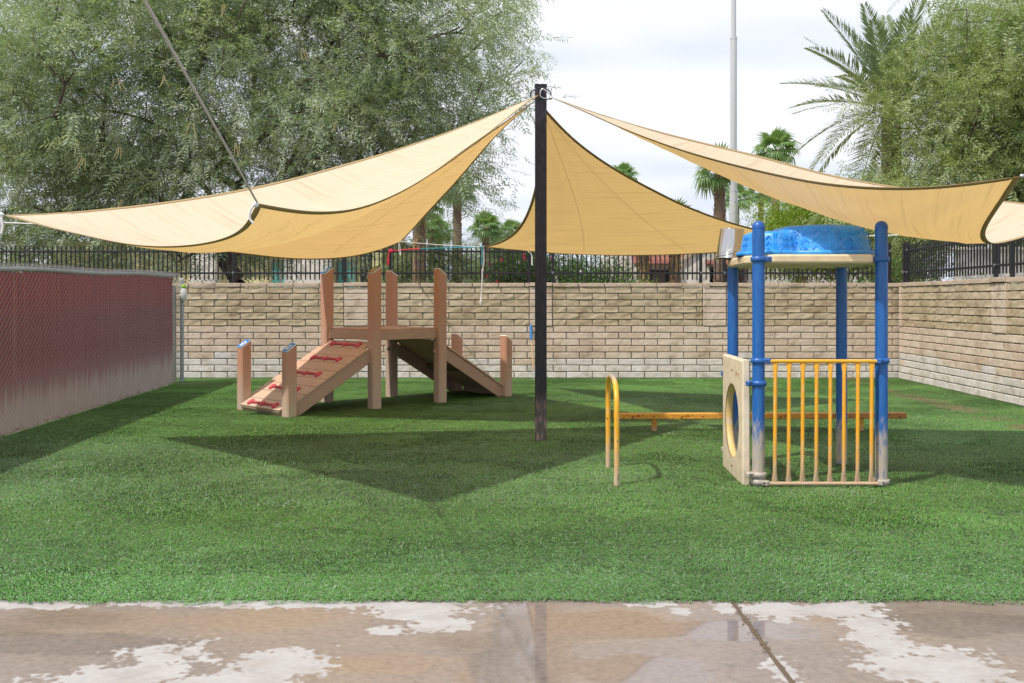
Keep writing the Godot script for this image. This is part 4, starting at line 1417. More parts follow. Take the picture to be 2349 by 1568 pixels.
	var bowl := func(called: String, c: Vector2, r: float, h: float, phase: float) -> void:
		var s2 := begin()
		var S := 64
		var prof := [[1.0, 0.0], [0.985, 0.012], [0.955, 0.3], [0.915, 0.62], [0.87, 0.85], [0.80, 0.96], [0.70, 1.0], [0.35, 0.985], [0.0, 0.98]]
		for i in prof.size() - 1:
			for k in S:
				var V := func(kk: int, j: int) -> Vector3:
					var a := TAU * kk / S
					var wob := 1.0 + 0.022 * cos(a * 7.0 + phase) * smoothstep(0.0, 0.5, prof[j][0])
					var groove := 0.018 * pow(maxf(0.0, cos(a * 7.0 + phase + PI)), 12.0)
					return Vector3(c.x + cos(a) * r * prof[j][0] * (wob - groove), prof[j][1] * h, c.y + sin(a) * r * prof[j][0] * (wob - groove))
				quad(s2, V.call(k + 1, i), V.call(k, i), V.call(k, i + 1), V.call(k + 1, i + 1))
		obj(pool, called, s2, M.pool_blue)
		# raised chevrons pressed into the wall
		s2 = begin(true)
		for k in 28:
			var a := TAU * (k + 0.5) / 28.0
			if k % 4 == 3: continue
			for row in [0.12, 0.38, 0.64]:
				var pa := func(da: float, hh: float) -> Vector3:
					var f: float = lerpf(0.985, 0.90, hh / 0.7)
					return Vector3(c.x + cos(a + da) * r * f * 1.012, (hh + 0.04) * h, c.y + sin(a + da) * r * f * 1.012)
				for sg in [-1.0, 1.0]:
					bar(s2, pa.call(0.0, row + 0.14), pa.call(0.085 * sg, row), 0.005, 0.008, 0.002)
		obj(pool, "tread_ribs", s2, M.pool_blue).set_meta("kind", "stuff")
		for k in 7:
			var a := TAU * (k * 4 + 3.5) / 28.0
			for e in [-0.035, 0.035]:
				s2 = begin(true)
				var d := Vector3(cos(a + e), 0, sin(a + e))
				bar(s2, Vector3(c.x, 0.02, c.y) + d * r * 0.985, Vector3(c.x, h * 0.9, c.y) + d * r * 0.88, 0.012, 0.014, 0.004, d)
				obj(pool, "wall_rib", s2, M.pool_blue)
	bowl.call("bowl", Vector2(2.14, -6.70), 0.365, 0.21, 0.4)
	bowl.call("head_lobe", Vector2(1.775, -6.58), 0.20, 0.165, 1.3)
	st = begin()
	var rim := []
	for k in 96:
		var a := TAU * k / 96.0
		var d := Vector2(cos(a), sin(a))
		var best := 0.0
		var c0 := Vector2(2.03, -6.67)
		for cc in [[Vector2(2.14, -6.70), 0.39], [Vector2(1.775, -6.58), 0.225]]:
			var w: Vector2 = cc[0] - c0
			var pr := w.dot(d)
			var h2: float = cc[1] * cc[1] - (w.length_squared() - pr * pr)
			if h2 > 0: best = maxf(best, pr + sqrt(h2))
		rim.append([c0, d, best + 0.004 * sin(k * 0.9)])
	for k in 96:
		var A: Array = rim[k]
		var B: Array = rim[(k + 1) % 96]
		var R := func(q: Array, off: float, y: float) -> Vector3:
			var p: Vector2 = q[0] + q[1] * (q[2] + off)
			return Vector3(p.x, y, p.y)
		var prof := [[-0.06, 0.034], [0.0, 0.032], [0.008, 0.026], [0.012, 0.004], [0.004, 0.002]]
		for i in 4: quad(st, R.call(B, prof[i + 1][0], prof[i + 1][1]), R.call(A, prof[i + 1][0], prof[i + 1][1]), R.call(A, prof[i][0], prof[i][1]), R.call(B, prof[i][0], prof[i][1]))
	obj(pool, "rim", st, M.pool_blue)

	# upturned bucket at the back left corner
	var bk := thing("upturned_bucket", "shiny steel bucket upside down on the roof deck's back left corner", "bucket", Vector3(1.595, 1.531, -6.98))
	bk.rotation = Vector3(0.0, 0.0, -0.035)
	bk.scale = Vector3(1.1, 1.04, 1.1)
	st = begin()
	lathe(st, Vector3.ZERO, [Vector2(0.096, 0.003), Vector2(0.101, 0.0), Vector2(0.105, 0.004), Vector2(0.103, 0.009), Vector2(0.100, 0.012), Vector2(0.0775, 0.205), Vector2(0.0765, 0.211), Vector2(0.073, 0.213), Vector2(0.068, 0.209), Vector2(0.0, 0.208)], 40)
	obj(bk, "pail", st, M.bucket_steel)
	st = begin()
	var arc := []
	for k in 15:
		var a := PI * k / 14.0
		arc.append(Vector3(-0.1 * cos(a), 0.012 + 0.085 * sin(a) * 0.45 + 0.03 * (1 - cos(a)) * 0.5, 0.105 * sin(a) + 0.012))
	tube(st, arc, 0.0022, 6)
	obj(bk, "bail_handle", st, M.steel)
	for sx in [-1.0, 1.0]:
		st = begin(true)
		box(st, Vector3(sx * 0.101, 0.02, 0), Vector3(0.006, 0.024, 0.03), 0.002)
		obj(bk, "bail_ear", st, M.steel)

	# balance beam
	var beam := thing("balance_beam", "low yellow balance beam with rust patches behind the play frame", "balance beam", Vector3(0, 0, -8.9))
	paint = func(p: Vector3) -> Color:
		var f := smoothstep(2.0, 3.4, p.x + 0.3 * n.get_noise_2d(p.x * 6.0, p.y * 30.0))
		return Color(0.66, 0.34, 0.05).lerp(Color(0.40, 0.20, 0.06), f)
	st = begin(true)
	for k in 20:
		var xa := lerpf(0.94, 3.65, k / 20.0)
		var xb := lerpf(0.94, 3.65, (k + 1) / 20.0)
		var ya := 0.158 + 0.006 * k / 20.0
		var yb := 0.158 + 0.006 * (k + 1) / 20.0
		var h := 0.026
		var w := 0.045
		var bev := 0.005
		var sec := [Vector2(w - bev, -h), Vector2(w, -h + bev), Vector2(w, h - bev), Vector2(w - bev, h), Vector2(-w + bev, h), Vector2(-w, h - bev), Vector2(-w, -h + bev), Vector2(-w + bev, -h)]
		for i in 8:
			var p: Vector2 = sec[i]
			var q: Vector2 = sec[(i + 1) % 8]
			quad(st, Vector3(xa, ya + p.y, p.x), Vector3(xb, yb + p.y, p.x), Vector3(xb, yb + q.y, q.x), Vector3(xa, ya + q.y, q.x))
		if k == 0:
			for i in range(1, 7): tri(st, Vector3(xa, ya + sec[0].y, sec[0].x), Vector3(xa, ya + sec[i].y, sec[i].x), Vector3(xa, ya + sec[i + 1].y, sec[i + 1].x))
		if k == 19:
			for i in range(1, 7): tri(st, Vector3(xb, yb + sec[0].y, sec[0].x), Vector3(xb, yb + sec[i + 1].y, sec[i + 1].x), Vector3(xb, yb + sec[i].y, sec[i].x))
	obj(beam, "beam", st, M.yellow_rust)
	for x in [1.32, 3.236]:
		st = begin()
		paint = func(p: Vector3) -> Color: return Color(0.62, 0.33, 0.06).lerp(Color(0.5, 0.36, 0.22), smoothstep(0.09, 0.02, p.y))
		tube(st, straight(Vector3(x, -0.02, 0), Vector3(x, 0.135, 0), 6), 0.0275, 16)
		obj(beam, "leg", st, M.yellow_rust)
	# hoop
	var hoop := thing("yellow_hoop", "upright yellow tube hoop with worn feet left of the play frame", "hoop", Vector3(0.69, 0, -6.61))
	paint = func(p: Vector3) -> Color:
		var f := smoothstep(0.34, 0.05, p.y + 0.12 * n.get_noise_2d(p.z * 9.0, p.y * 5.0))
		var c := Color(0.80, 0.40, 0.03).lerp(Color(0.56, 0.42, 0.30), f)
		var chip := smoothstep(0.28, 0.4, n.get_noise_3d(p.x * 30.0, p.y * 12.0, p.z * 30.0))
		c = c.lerp(Color(0.7, 0.62, 0.45), chip * 0.6)
		var rst := smoothstep(0.42, 0.5, n.get_noise_3d(p.x * 40.0 + 9.0, p.y * 14.0, p.z * 40.0)) * smoothstep(0.3, 0.05, p.y)
		c = c.lerp(Color(0.1, 0.07, 0.05), rst)
		return c.lerp(Color(0.36, 0.35, 0.34), smoothstep(0.685, 0.715, p.y) * 0.9)
	var hp := straight(Vector3(-0.004, -0.03, 0.33), Vector3(-0.004, 0.50, 0.33), 16)
	for k in range(1, 16):
		var a := PI * k / 16.0
		hp.append(Vector3(lerpf(-0.004, 0.006, k / 16.0), 0.50 + 0.205 * pow(sin(a), 0.8), 0.33 * signf(cos(a)) * pow(absf(cos(a)), 0.8)))
	hp.append_array(straight(Vector3(0.006, 0.50, -0.33), Vector3(0.006, -0.03, -0.33), 16))
	st = begin()
	tube(st, hp, 0.0178, 14)
	obj(hoop, "bent_tube", st, M.yellow_paint)
	paint = null
	for q in [[0.31, 0.345, 0.33], [0.38, 0.31, -0.33]]:
		st = begin()
		lathe(st, Vector3(0.0, q[0], q[2] + 0.0165), [Vector2(0.006, 0.0), Vector2(0.005, 0.0018), Vector2(0.0, 0.002)], 10, Basis(Vector3.RIGHT, PI / 2))
		obj(hoop, "bolt_hole", st, M.bolt)

func small_items() -> void:
	# long-handled rake leaning on the back wall
	var r := thing("lawn_scoop_rake", "small wooden-handled rake with a blue grip leaning on the back wall", "rake", Vector3(0.30, 0, -14.62))
	var st := begin()
	tube(st, [Vector3(0.03, 0.17, 0.0), Vector3(0.0, 0.64, -0.2)], 0.013, 10)
	obj(r, "handle", st, mat("handle_wood", lin(0.45, 0.33, 0.2), 0.7))
	st = begin()
	tube(st, [Vector3(0.0, 0.62, -0.192), Vector3(-0.005, 0.70, -0.226), Vector3(-0.01, 0.84, -0.285)], [0.019, 0.023, 0.018], 10)
	tube(st, [Vector3(-0.025, 0.83, -0.28), Vector3(-0.01, 0.86, -0.292), Vector3(0.01, 0.83, -0.28)], 0.008, 8)
	obj(r, "grip", st, mat("grip_blue", lin(0.02, 0.16, 0.42), 0.5))
	for k in 6:
		st = begin()
		var x := 0.004 + 0.012 * k
		tube(st, [Vector3(x * 0.4 + 0.02, 0.18, 0.0), Vector3(x, 0.1, 0.03), Vector3(x, 0.02, 0.05)], 0.0032, 6)
		obj(r, "tine", st, M.steel)
	st = begin(true)
	box(st, Vector3(0.035, 0.11, 0.028), Vector3(0.075, 0.008, 0.008), 0.001)
	obj(r, "tine_brace", st, M.steel)
	# fly trap bag hanging on the corner post
	var f := thing("fly_trap_bag", "clear bag trap with a lime green top hanging by the corner post", "fly trap", Vector3(-4.86, 1.18, -14.18))
	st = begin()
	lathe(st, Vector3.ZERO, [Vector2(0.0, 0.03), Vector2(0.03, 0.04), Vector2(0.052, 0.10), Vector2(0.05, 0.17), Vector2(0.03, 0.225), Vector2(0.02, 0.235)], 14)
	var bagm := mat("bag_film", lin(0.62, 0.64, 0.6), 0.3)
	obj(f, "bag", st, bagm)
	st = begin()
	lathe(st, Vector3(0, 0.235, 0), [Vector2(0.024, 0.0), Vector2(0.035, 0.015), Vector2(0.033, 0.04), Vector2(0.016, 0.055), Vector2(0.0, 0.06)], 14)
	obj(f, "lid", st, mat("lime_plastic", lin(0.34, 0.55, 0.03), 0.5))
	st = begin()
	tube(st, [Vector3(0, 0.29, 0), Vector3(-0.01, 0.37, -0.01)], 0.003, 6)
	obj(f, "hanger", st, M.steel)
	# street pole behind the wall
	var p := thing("light_pole", "tall galvanised street pole in three narrowing sections behind the wall", "pole", Vector3(5.78, 0.85, -25.0))
	for q in [[0.108, 0.0, 3.28], [0.088, 3.24, 7.25], [0.066, 7.2, 13.0]]:
		st = begin()
		tube(st, [Vector3(0, q[1], 0), Vector3(0, q[2], 0)], q[0], 20)
		obj(p, "pole_section", st, M.galvanised)
		st = begin()
		tube(st, [Vector3(0, q[2] - 0.06, 0), Vector3(0, q[2], 0)], q[0] + 0.006, 20)
		obj(p, "collar", st, M.galvanised)

# ------------------------------------------------------------------ buildings beyond the wall
func buildings() -> void:
	var stucco := func(called: String, r: float, g: float, b: float) -> StandardMaterial3D:
		var m := mat(called, lin(r, g, b), 0.95)
		weather(m, M.blot, 0.5, true)
		relief(m, M.grain, 0.15)
		return m
	var ylw: Material = stucco.call("yellow_stucco", 0.76, 0.73, 0.42)
	var wht: Material = stucco.call("white_stucco", 0.80, 0.78, 0.74)
	var beige: Material = stucco.call("beige_stucco", 0.50, 0.43, 0.33)
	var glass := mat("teal_glass", lin(0.12, 0.38, 0.36), 0.15)
	var dark := mat("dark_opening", lin(0.05, 0.05, 0.055), 0.6)
	var frame := mat("grey_frame", lin(0.22, 0.2, 0.2), 0.6)
	var brown := mat("brown_trim", lin(0.16, 0.11, 0.085), 0.7)
	# yellow building on the left
	var b := thing("yellow_building", "pale yellow stucco building with teal windows behind the left iron fence", "building", Vector3(0, 0.764, -27.0))
	b.scale = Vector3.ONE * 1.227
	var piece := func(o: Node, called: String, c: Vector3, size: Vector3, m: Material, bev := 0.01) -> MeshInstance3D:
		var st := begin(true)
		box(st, c, size, bev)
		return obj(o, called, st, m)
	piece.call(b, "wall", Vector3(-6.6, 0.85, -2.0), Vector3(8.0, 1.7, 4.0), ylw)
	piece.call(b, "white_bay", Vector3(-4.62, 0.8, 0.1), Vector3(1.05, 1.66, 0.5), wht)
	piece.call(b, "white_bay", Vector3(-7.0, 0.8, 0.1), Vector3(0.6, 1.62, 0.5), wht)
	piece.call(b, "pillar", Vector3(-3.05, 0.85, 0.15), Vector3(0.22, 1.72, 0.3), ylw)
	for x in [-5.3, -3.8]:
		var w: MeshInstance3D = piece.call(b, "window", Vector3(x, 0.95, 0.02), Vector3(0.46, 0.7, 0.06), frame)
		piece.call(w, "pane", Vector3(x - 0.11, 0.95, 0.045), Vector3(0.17, 0.62, 0.02), glass, 0.0)
		piece.call(w, "pane", Vector3(x + 0.11, 0.95, 0.045), Vector3(0.17, 0.62, 0.02), glass, 0.0)
	piece.call(b, "lower_panel", Vector3(-3.8, 0.3, 0.03), Vector3(0.6, 0.5, 0.07), beige)
	var dc: MeshInstance3D = piece.call(b, "dark_shutter", Vector3(-3.32, 0.85, 0.12), Vector3(0.28, 1.7, 0.1), dark)
	for k in 7: piece.call(dc, "slat", Vector3(-3.43 + 0.036 * k, 0.85, 0.175), Vector3(0.018, 1.66, 0.02), dark, 0.003)
	var rf: MeshInstance3D = piece.call(b, "roof", Vector3(-6.6, 1.73, -1.9), Vector3(8.3, 0.08, 4.4), wht)

	# white houses on the right with two tiled porches
	var h := thing("white_house", "white stucco house with two red tiled porch roofs behind the back wall", "house", Vector3(0, 0.85, -30.0))
	piece.call(h, "wall", Vector3(7.9, 0.95, -2.0), Vector3(9.6, 1.9, 4.0), wht)
	var clay := []
	for k in 3:
		var m := mat("roof_tile_%d" % k, lin([0.36, 0.30, 0.40][k], [0.135, 0.115, 0.16][k], [0.105, 0.095, 0.12][k]), 0.85)
		weather(m, M.blot, 1.5, true)
		clay.append(m)
	var tile_st := begin()
	for i in 4:
		var a := PI * i / 4.0
		var c := PI * (i + 1) / 4.0
		var p := Vector3(-cos(a) * 0.075, sin(a) * 0.05, 0)
		var q := Vector3(-cos(c) * 0.075, sin(c) * 0.05, 0)
		quad(tile_st, p + Vector3(0, 0.012, 0.14), q + Vector3(0, 0.012, 0.14), q + Vector3(0, 0, -0.14), p + Vector3(0, 0, -0.14))
		quad(tile_st, p * 0.8 + Vector3(0, 0.004, 0.14), q * 0.8 + Vector3(0, 0.004, 0.14), q + Vector3(0, 0.012, 0.14), p + Vector3(0, 0.012, 0.14))
	var tile := fin(tile_st)
	for px in [[4.18, 2.2], [6.35, 2.35]]:
		var x: float = px[0]
		# porch: tiled shed roof falling to the viewer's left, white gable wall on its right
		var st := begin(true)
		var g0 := Vector3(x, 1.25, 1.2)
		for zz in [[1.15, 0.0]]:
			var A := Vector3(x + 0.75, 0.0, 1.2); var B2 := Vector3(x + 2.0, 0.0, 1.2)
			var C2 := Vector3(x + 2.0, 2.3, 1.2); var D2 := Vector3(x + 0.75, 1.5, 1.2)
			var bk := Vector3(0, 0, -1.2)
			quad(st, A, B2, C2, D2)
			quad(st, A + bk, D2 + bk, C2 + bk, B2 + bk)
			quad(st, D2, C2, C2 + bk, D2 + bk)
			quad(st, A, D2, D2 + bk, A + bk)
			quad(st, B2, B2 + bk, C2 + bk, C2)
		obj(h, "gable_wall", st, wht)
		piece.call(h, "porch_pillar", Vector3(x - 0.32, 0.72, 1.05), Vector3(0.2, 1.44, 0.3), wht)
		var dr: MeshInstance3D = piece.call(h, "doorway", Vector3(x + 0.25, 0.66, 0.02), Vector3(0.95, 1.32, 0.06), dark)
		piece.call(dr, "door_leaf", Vector3(x + 0.42, 0.63, 0.06), Vector3(0.4, 1.24, 0.03), frame)
		piece.call(h, "eave_board", Vector3(x + 0.2, 1.43, 1.32), Vector3(1.45, 0.1, 0.06), beige)
		var rake := begin(true)
		bar(rake, Vector3(x + 0.72, 1.47, 1.24), Vector3(x + 2.05, 2.34, 1.24), 0.09, 0.12, 0.01)
		obj(h, "rake_board", rake, beige)
		# tile courses on the slope that rises away from the viewer
		var ro := begin(true)
		quad(ro, Vector3(x - 0.55, 1.48, 1.36), Vector3(x + 0.85, 1.48, 1.36), Vector3(x + 1.75, 2.2, -0.1), Vector3(x - 0.55, 2.2, -0.1))
		var roof := obj(h, "porch_roof", ro, clay[1])
		var sl := Vector3(0, 0.72, -1.46).normalized()
		var tb := Basis(Vector3.RIGHT, sl.cross(Vector3.RIGHT) * -1.0 if sl.cross(Vector3.RIGHT).y < 0 else sl.cross(Vector3.RIGHT), -sl)
		for row in 7:
			for c in 16:
				var tx := x - 0.48 + 0.15 * c
				if tx > x + 0.8 + 0.9 * row / 6.5: continue
				put(roof, "roof_tile", tile, clay[rng.randi() % 3], Transform3D(tb, Vector3(tx, 1.50, 1.3) + sl * (0.24 * row)))
	# slatted screen by the second porch
	for k in 9: piece.call(h, "screen_slat", Vector3(6.0 + 0.085 * k, 0.28, 1.12), Vector3(0.055, 0.5, 0.05), brown, 0.004)
	piece.call(h, "window_frame", Vector3(9.05, 0.6, 0.03), Vector3(0.32, 1.1, 0.08), brown)
	for k in 10: piece.call(h, "screen_slat", Vector3(11.3 + 0.085 * k, 0.3, 0.2), Vector3(0.055, 0.55, 0.05), brown, 0.004)
	for k in 10: piece.call(h, "screen_slat", Vector3(9.7 + 0.085 * k, 0.3, 0.2), Vector3(0.055, 0.55, 0.05), brown, 0.004)
	# low white wall beyond the right fence
	var w := thing("garden_wall", "low white stucco garden wall seen through the right iron fence", "wall", Vector3(0, 0.85, -16.6))
	piece.call(w, "wall_face", Vector3(10.9, 0.62, 0), Vector3(6.4, 1.24, 0.25), wht)
	piece.call(w, "coping", Vector3(10.9, 1.27, 0), Vector3(6.5, 0.06, 0.32), wht)
	# small tile-roofed shed far behind the palms
	var sh := thing("tiled_cottage", "small white cottage with a red tiled roof far behind the palms", "house", Vector3(-0.9, 0.85, -40.0))
	piece.call(sh, "wall", Vector3(0, 0.5, -1), Vector3(4.2, 1.0, 2.0), wht)
	var st := begin(true)
	quad(st, Vector3(-0.4, 1.0, 0.3), Vector3(2.2, 1.0, 0.3), Vector3(2.2, 1.75, -1.0), Vector3(-0.1, 1.75, -1.0))
	quad(st, Vector3(2.2, 1.0, -2.3), Vector3(-0.4, 1.0, -2.3), Vector3(-0.1, 1.75, -1.0), Vector3(2.2, 1.75, -1.0))
	obj(sh, "roof", st, clay[2])

# ------------------------------------------------------------------ plants
func spray_mesh(pairs: int, len_: float, pl: float, pw: float, tw: Color, seed_: int) -> ArrayMesh:
	# a twig along +z with paired feathery leaflets
	var r := RandomNumberGenerator.new()
	r.seed = seed_
	var st := SurfaceTool.new()
	st.begin(Mesh.PRIMITIVE_TRIANGLES)
	var put3 := func(a: Vector3, b: Vector3, c: Vector3, col: Color) -> void:
		var n := (c - a).cross(b - a).normalized()
		for p in [a, b, c]:
			st.set_color(col); st.set_normal(n); st.add_vertex(p)
	var cur := func(t: float) -> Vector3: return Vector3(0.03 * sin(t * 4.0), -0.18 * len_ * t * t, len_ * t)
	for k in 3:
		var a: Vector3 = cur.call(k / 3.0)
		var b: Vector3 = cur.call((k + 1) / 3.0)
		put3.call(a - Vector3(0.002, 0, 0), a + Vector3(0.002, 0, 0), b, tw)
		put3.call(a + Vector3(0, 0.002, 0), b, a - Vector3(0, 0.002, 0), tw)
	for k in pairs:
		var t := (k + 0.6) / pairs
		for s in [-1.0, 1.0]:
			var base: Vector3 = cur.call(t)
			var dir := Vector3(s * r.randf_range(0.6, 1.0), r.randf_range(-0.55, 0.35), r.randf_range(0.2, 0.8)).normalized()
			var side := dir.cross(Vector3(r.randf_range(-0.4, 0.4), 1, r.randf_range(-0.4, 0.4))).normalized()
			var l := pl * r.randf_range(0.7, 1.2)
			var m := base + dir * l * 0.5
			var tip := base + dir * l + Vector3.DOWN * l * 0.2
			var v := r.randf_range(0.78, 1.2)
			var c := Color(v, v, v * r.randf_range(0.85, 1.05))
			put3.call(base, m + side * pw, m - side * pw, c)
			put3.call(m - side * pw, m + side * pw, tip, c)
	return st.commit()

func leaf_cluster(count: int, size: float, len_: float, w: float, seed_: int) -> ArrayMesh:
	# a loose cluster of small pointed leaves
	var r := RandomNumberGenerator.new()
	r.seed = seed_
	var st := SurfaceTool.new()
	st.begin(Mesh.PRIMITIVE_TRIANGLES)
	for k in count:
		var c := Vector3(r.randfn(), r.randfn(), r.randfn()) * size * 0.45
		var dir := (c.normalized() + Vector3(r.randfn(), r.randfn() - 0.1, r.randfn()) * 0.5).normalized()
		var side := dir.cross(Vector3(r.randfn() * 0.5, 1, r.randfn() * 0.5)).normalized() * w
		var tip := c + dir * len_ * r.randf_range(0.7, 1.2)
		var mid := c.lerp(tip, 0.45)
		var n := dir.cross(side).normalized()
		var v := r.randf_range(0.75, 1.25)
		st.set_color(Color(v, v, v * 0.95))
		for p in [c, mid + side, mid - side, mid - side, mid + side, tip]:
			st.set_normal(n)
			st.add_vertex(p)
	return st.commit()

# grows limbs from a root to many points and returns [positions, parents, leaf counts]
func skeleton(root: Vector3, fork: float, tips: Array, bend: float) -> Array:
	var pos := [root]
	var par := [-1]
	var n := 4
	for k in n:
		pos.append(root + Vector3(rnd(-0.08, 0.08) * (k + 1), fork * (k + 1) / n, rnd(-0.08, 0.08) * (k + 1)))
		par.append(pos.size() - 2)
	var base: Vector3 = pos[-1]
	tips.sort_custom(func(a, b): return a.distance_squared_to(base) < b.distance_squared_to(base))
	for t in tips:
		var best := n
		var bd := 1e9
		for i in range(n, pos.size()):
			var q: Vector3 = pos[i]
			var d: float = q.distance_to(t) + 0.22 * q.distance_to(base)
			if d < bd:
				bd = d
				best = i
		var a: Vector3 = pos[best]
		var L: float = a.distance_to(t)
		var m := maxi(1, int(L / 0.32))
		var kink := rdir() * L * 0.10 + Vector3.UP * L * bend
		var last := best
		for k in m:
			var f := float(k + 1) / m
			pos.append(a.lerp(t, f) + kink * 4.0 * f * (1.0 - f) * 0.6 + rdir() * 0.03)
			par.append(last)
			last = pos.size() - 1
	var cnt := []
	cnt.resize(pos.size())
	cnt.fill(0)
	var has_child := {}
	for i in range(1, pos.size()): has_child[par[i]] = true
	for i in pos.size():
		if not has_child.has(i): cnt[i] += 1
	for i in range(pos.size() - 1, 0, -1): cnt[par[i]] += cnt[i]
	return [pos, par, cnt]

func limb_mesh(sk: Array, r0: float, lo: int, hi: int) -> SurfaceTool:
	var st := begin()
	for i in range(1, sk[0].size()):
		if sk[2][i] < lo or sk[2][i] >= hi: continue
		var a: Vector3 = sk[0][sk[1][i]]
		var b: Vector3 = sk[0][i]
		var rb := r0 * pow(sk[2][i], 0.5)
		var ra := minf(r0 * pow(sk[2][sk[1][i]], 0.5), rb * 1.5)
		if a.distance_to(b) < 1e-3: continue
		tube(st, [a, b], [ra, rb], 6 if rb > 0.02 else 4, false)
	return st

func airy_tree(called: String, label: String, root: Vector3, fork: float, blobs: Array, tips_n: int, per: int, spread: float, spray: Mesh, leaf: Material, bark: Material, r0: float, tintA: Color, tintB: Color, clip := 0.0) -> void:
	# blobs: [centre, radii] of the crown's masses
	var o := thing(called, label, "tree", root)
	var vol := 0.0
	for b in blobs: vol += b[1].x * b[1].y * b[1].z
	var tips := []
	for b in blobs:
		var k := int(tips_n * b[1].x * b[1].y * b[1].z / vol)
		for i in k:
			var d := rdir() * pow(rng.randf(), 0.42)
			var p: Vector3 = b[0] + d * b[1] - root
			tips.append(p)
	var sk := skeleton(Vector3.ZERO, fork, tips, 0.12)
	obj(o, "trunk", limb_mesh(sk, r0, int(tips_n * 0.3), 100000), bark)
	obj(o, "limbs", limb_mesh(sk, r0, 6, int(tips_n * 0.3)), bark)
	var tw := obj(o, "twigs", limb_mesh(sk, r0, 0, 6), bark)
	tw.set_meta("kind", "stuff")
	var list := []
	var patch := noise(rng.randi() % 1000, 0.8, 2)
	for t in tips:
		var out: Vector3 = (t - Vector3(0, fork, 0)).normalized()
		var vig := rnd(0.6, 1.35)
		var own := rnd(-0.18, 0.18)
		var flow := (out * 0.7 + rdir() * 0.6 + Vector3.DOWN * 0.45).normalized()
		for i in int(per * vig):
			var off := Vector3(rng.randfn(), rng.randfn() * 0.8, rng.randfn()) * spread * 0.5
			var p: Vector3 = t + off + flow * rnd(-0.2, 0.3)
			if clip > 0.0 and p.y + root.y < clip: continue
			var dir := (flow * 0.8 + rdir() * 0.75 + Vector3.DOWN * 0.15).normalized()
			var b := Basis.looking_at(-dir, Vector3.UP if absf(dir.y) < 0.95 else Vector3.RIGHT)
			b = b.rotated(dir, rnd(-0.9, 0.9)).scaled(Vector3.ONE * rnd(0.7, 1.25))
			var c := tintA.lerp(tintB, clampf(0.5 + own + patch.get_noise_3dv(p) * 0.8 + rnd(-0.25, 0.25), 0, 1))
			list.append([Transform3D(b, p), c])
	multi(o, "foliage", spray, leaf, list)

func shrub(called: String, label: String, root: Vector3, radii: Vector3, n: int, cluster: Mesh, leaf: Material, bark: Material, tintA: Color, tintB: Color, flowers: Array, cat := "shrub") -> void:
	var o := thing(called, label, cat, root)
	var st := begin()
	for k in 16:
		var d := rdir()
		d.y = absf(d.y) + 0.4
		var e := d.normalized() * radii * rnd(0.7, 1.0) * 1.1
		tube(st, [Vector3(rnd(-0.1, 0.1), 0, rnd(-0.1, 0.1)), e * 0.5 + rdir() * 0.05, e], [0.018, 0.012, 0.004], 4, false)
	obj(o, "stems", st, bark)
	var list := []
	var lump := noise(rng.randi() % 1000, 1.6, 2)
	for i in n:
		var d := rdir()
		d.y = absf(d.y) if rng.randf() < 0.8 else d.y * 0.3
		var f := pow(rng.randf(), 0.35) * (0.85 + 0.4 * lump.get_noise_3dv(d * 2.0 + root))
		var p := d * f * radii + Vector3(0, 0.08, 0)
		if p.y < 0.0: continue
		var b := Basis(rdir(), rnd(0, TAU)).scaled(Vector3.ONE * rnd(0.7, 1.2))
		list.append([Transform3D(b, p), tintA.lerp(tintB, rng.randf())])
	multi(o, "foliage", cluster, leaf, list)
	for fl in flowers:
		var fs := begin(true)
		for i in fl[1]:
			var d := rdir()
			d.y = absf(d.y); d.z = absf(d.z)
			var p := d.normalized() * radii * rnd(0.85, 1.08)
			for k in 5:
				var a: float = TAU * k / 5.0 + i
				var x := Vector3(cos(a), sin(a), 0.25 * sin(a * 2.0)) * 0.034
				var y := Vector3(cos(a + 0.9), sin(a + 0.9), 0.3) * 0.034
				tri(fs, p, p + x, p + y)
		var fo := obj(o, "blossoms", fs, fl[0])
		fo.set_meta("kind", "stuff")

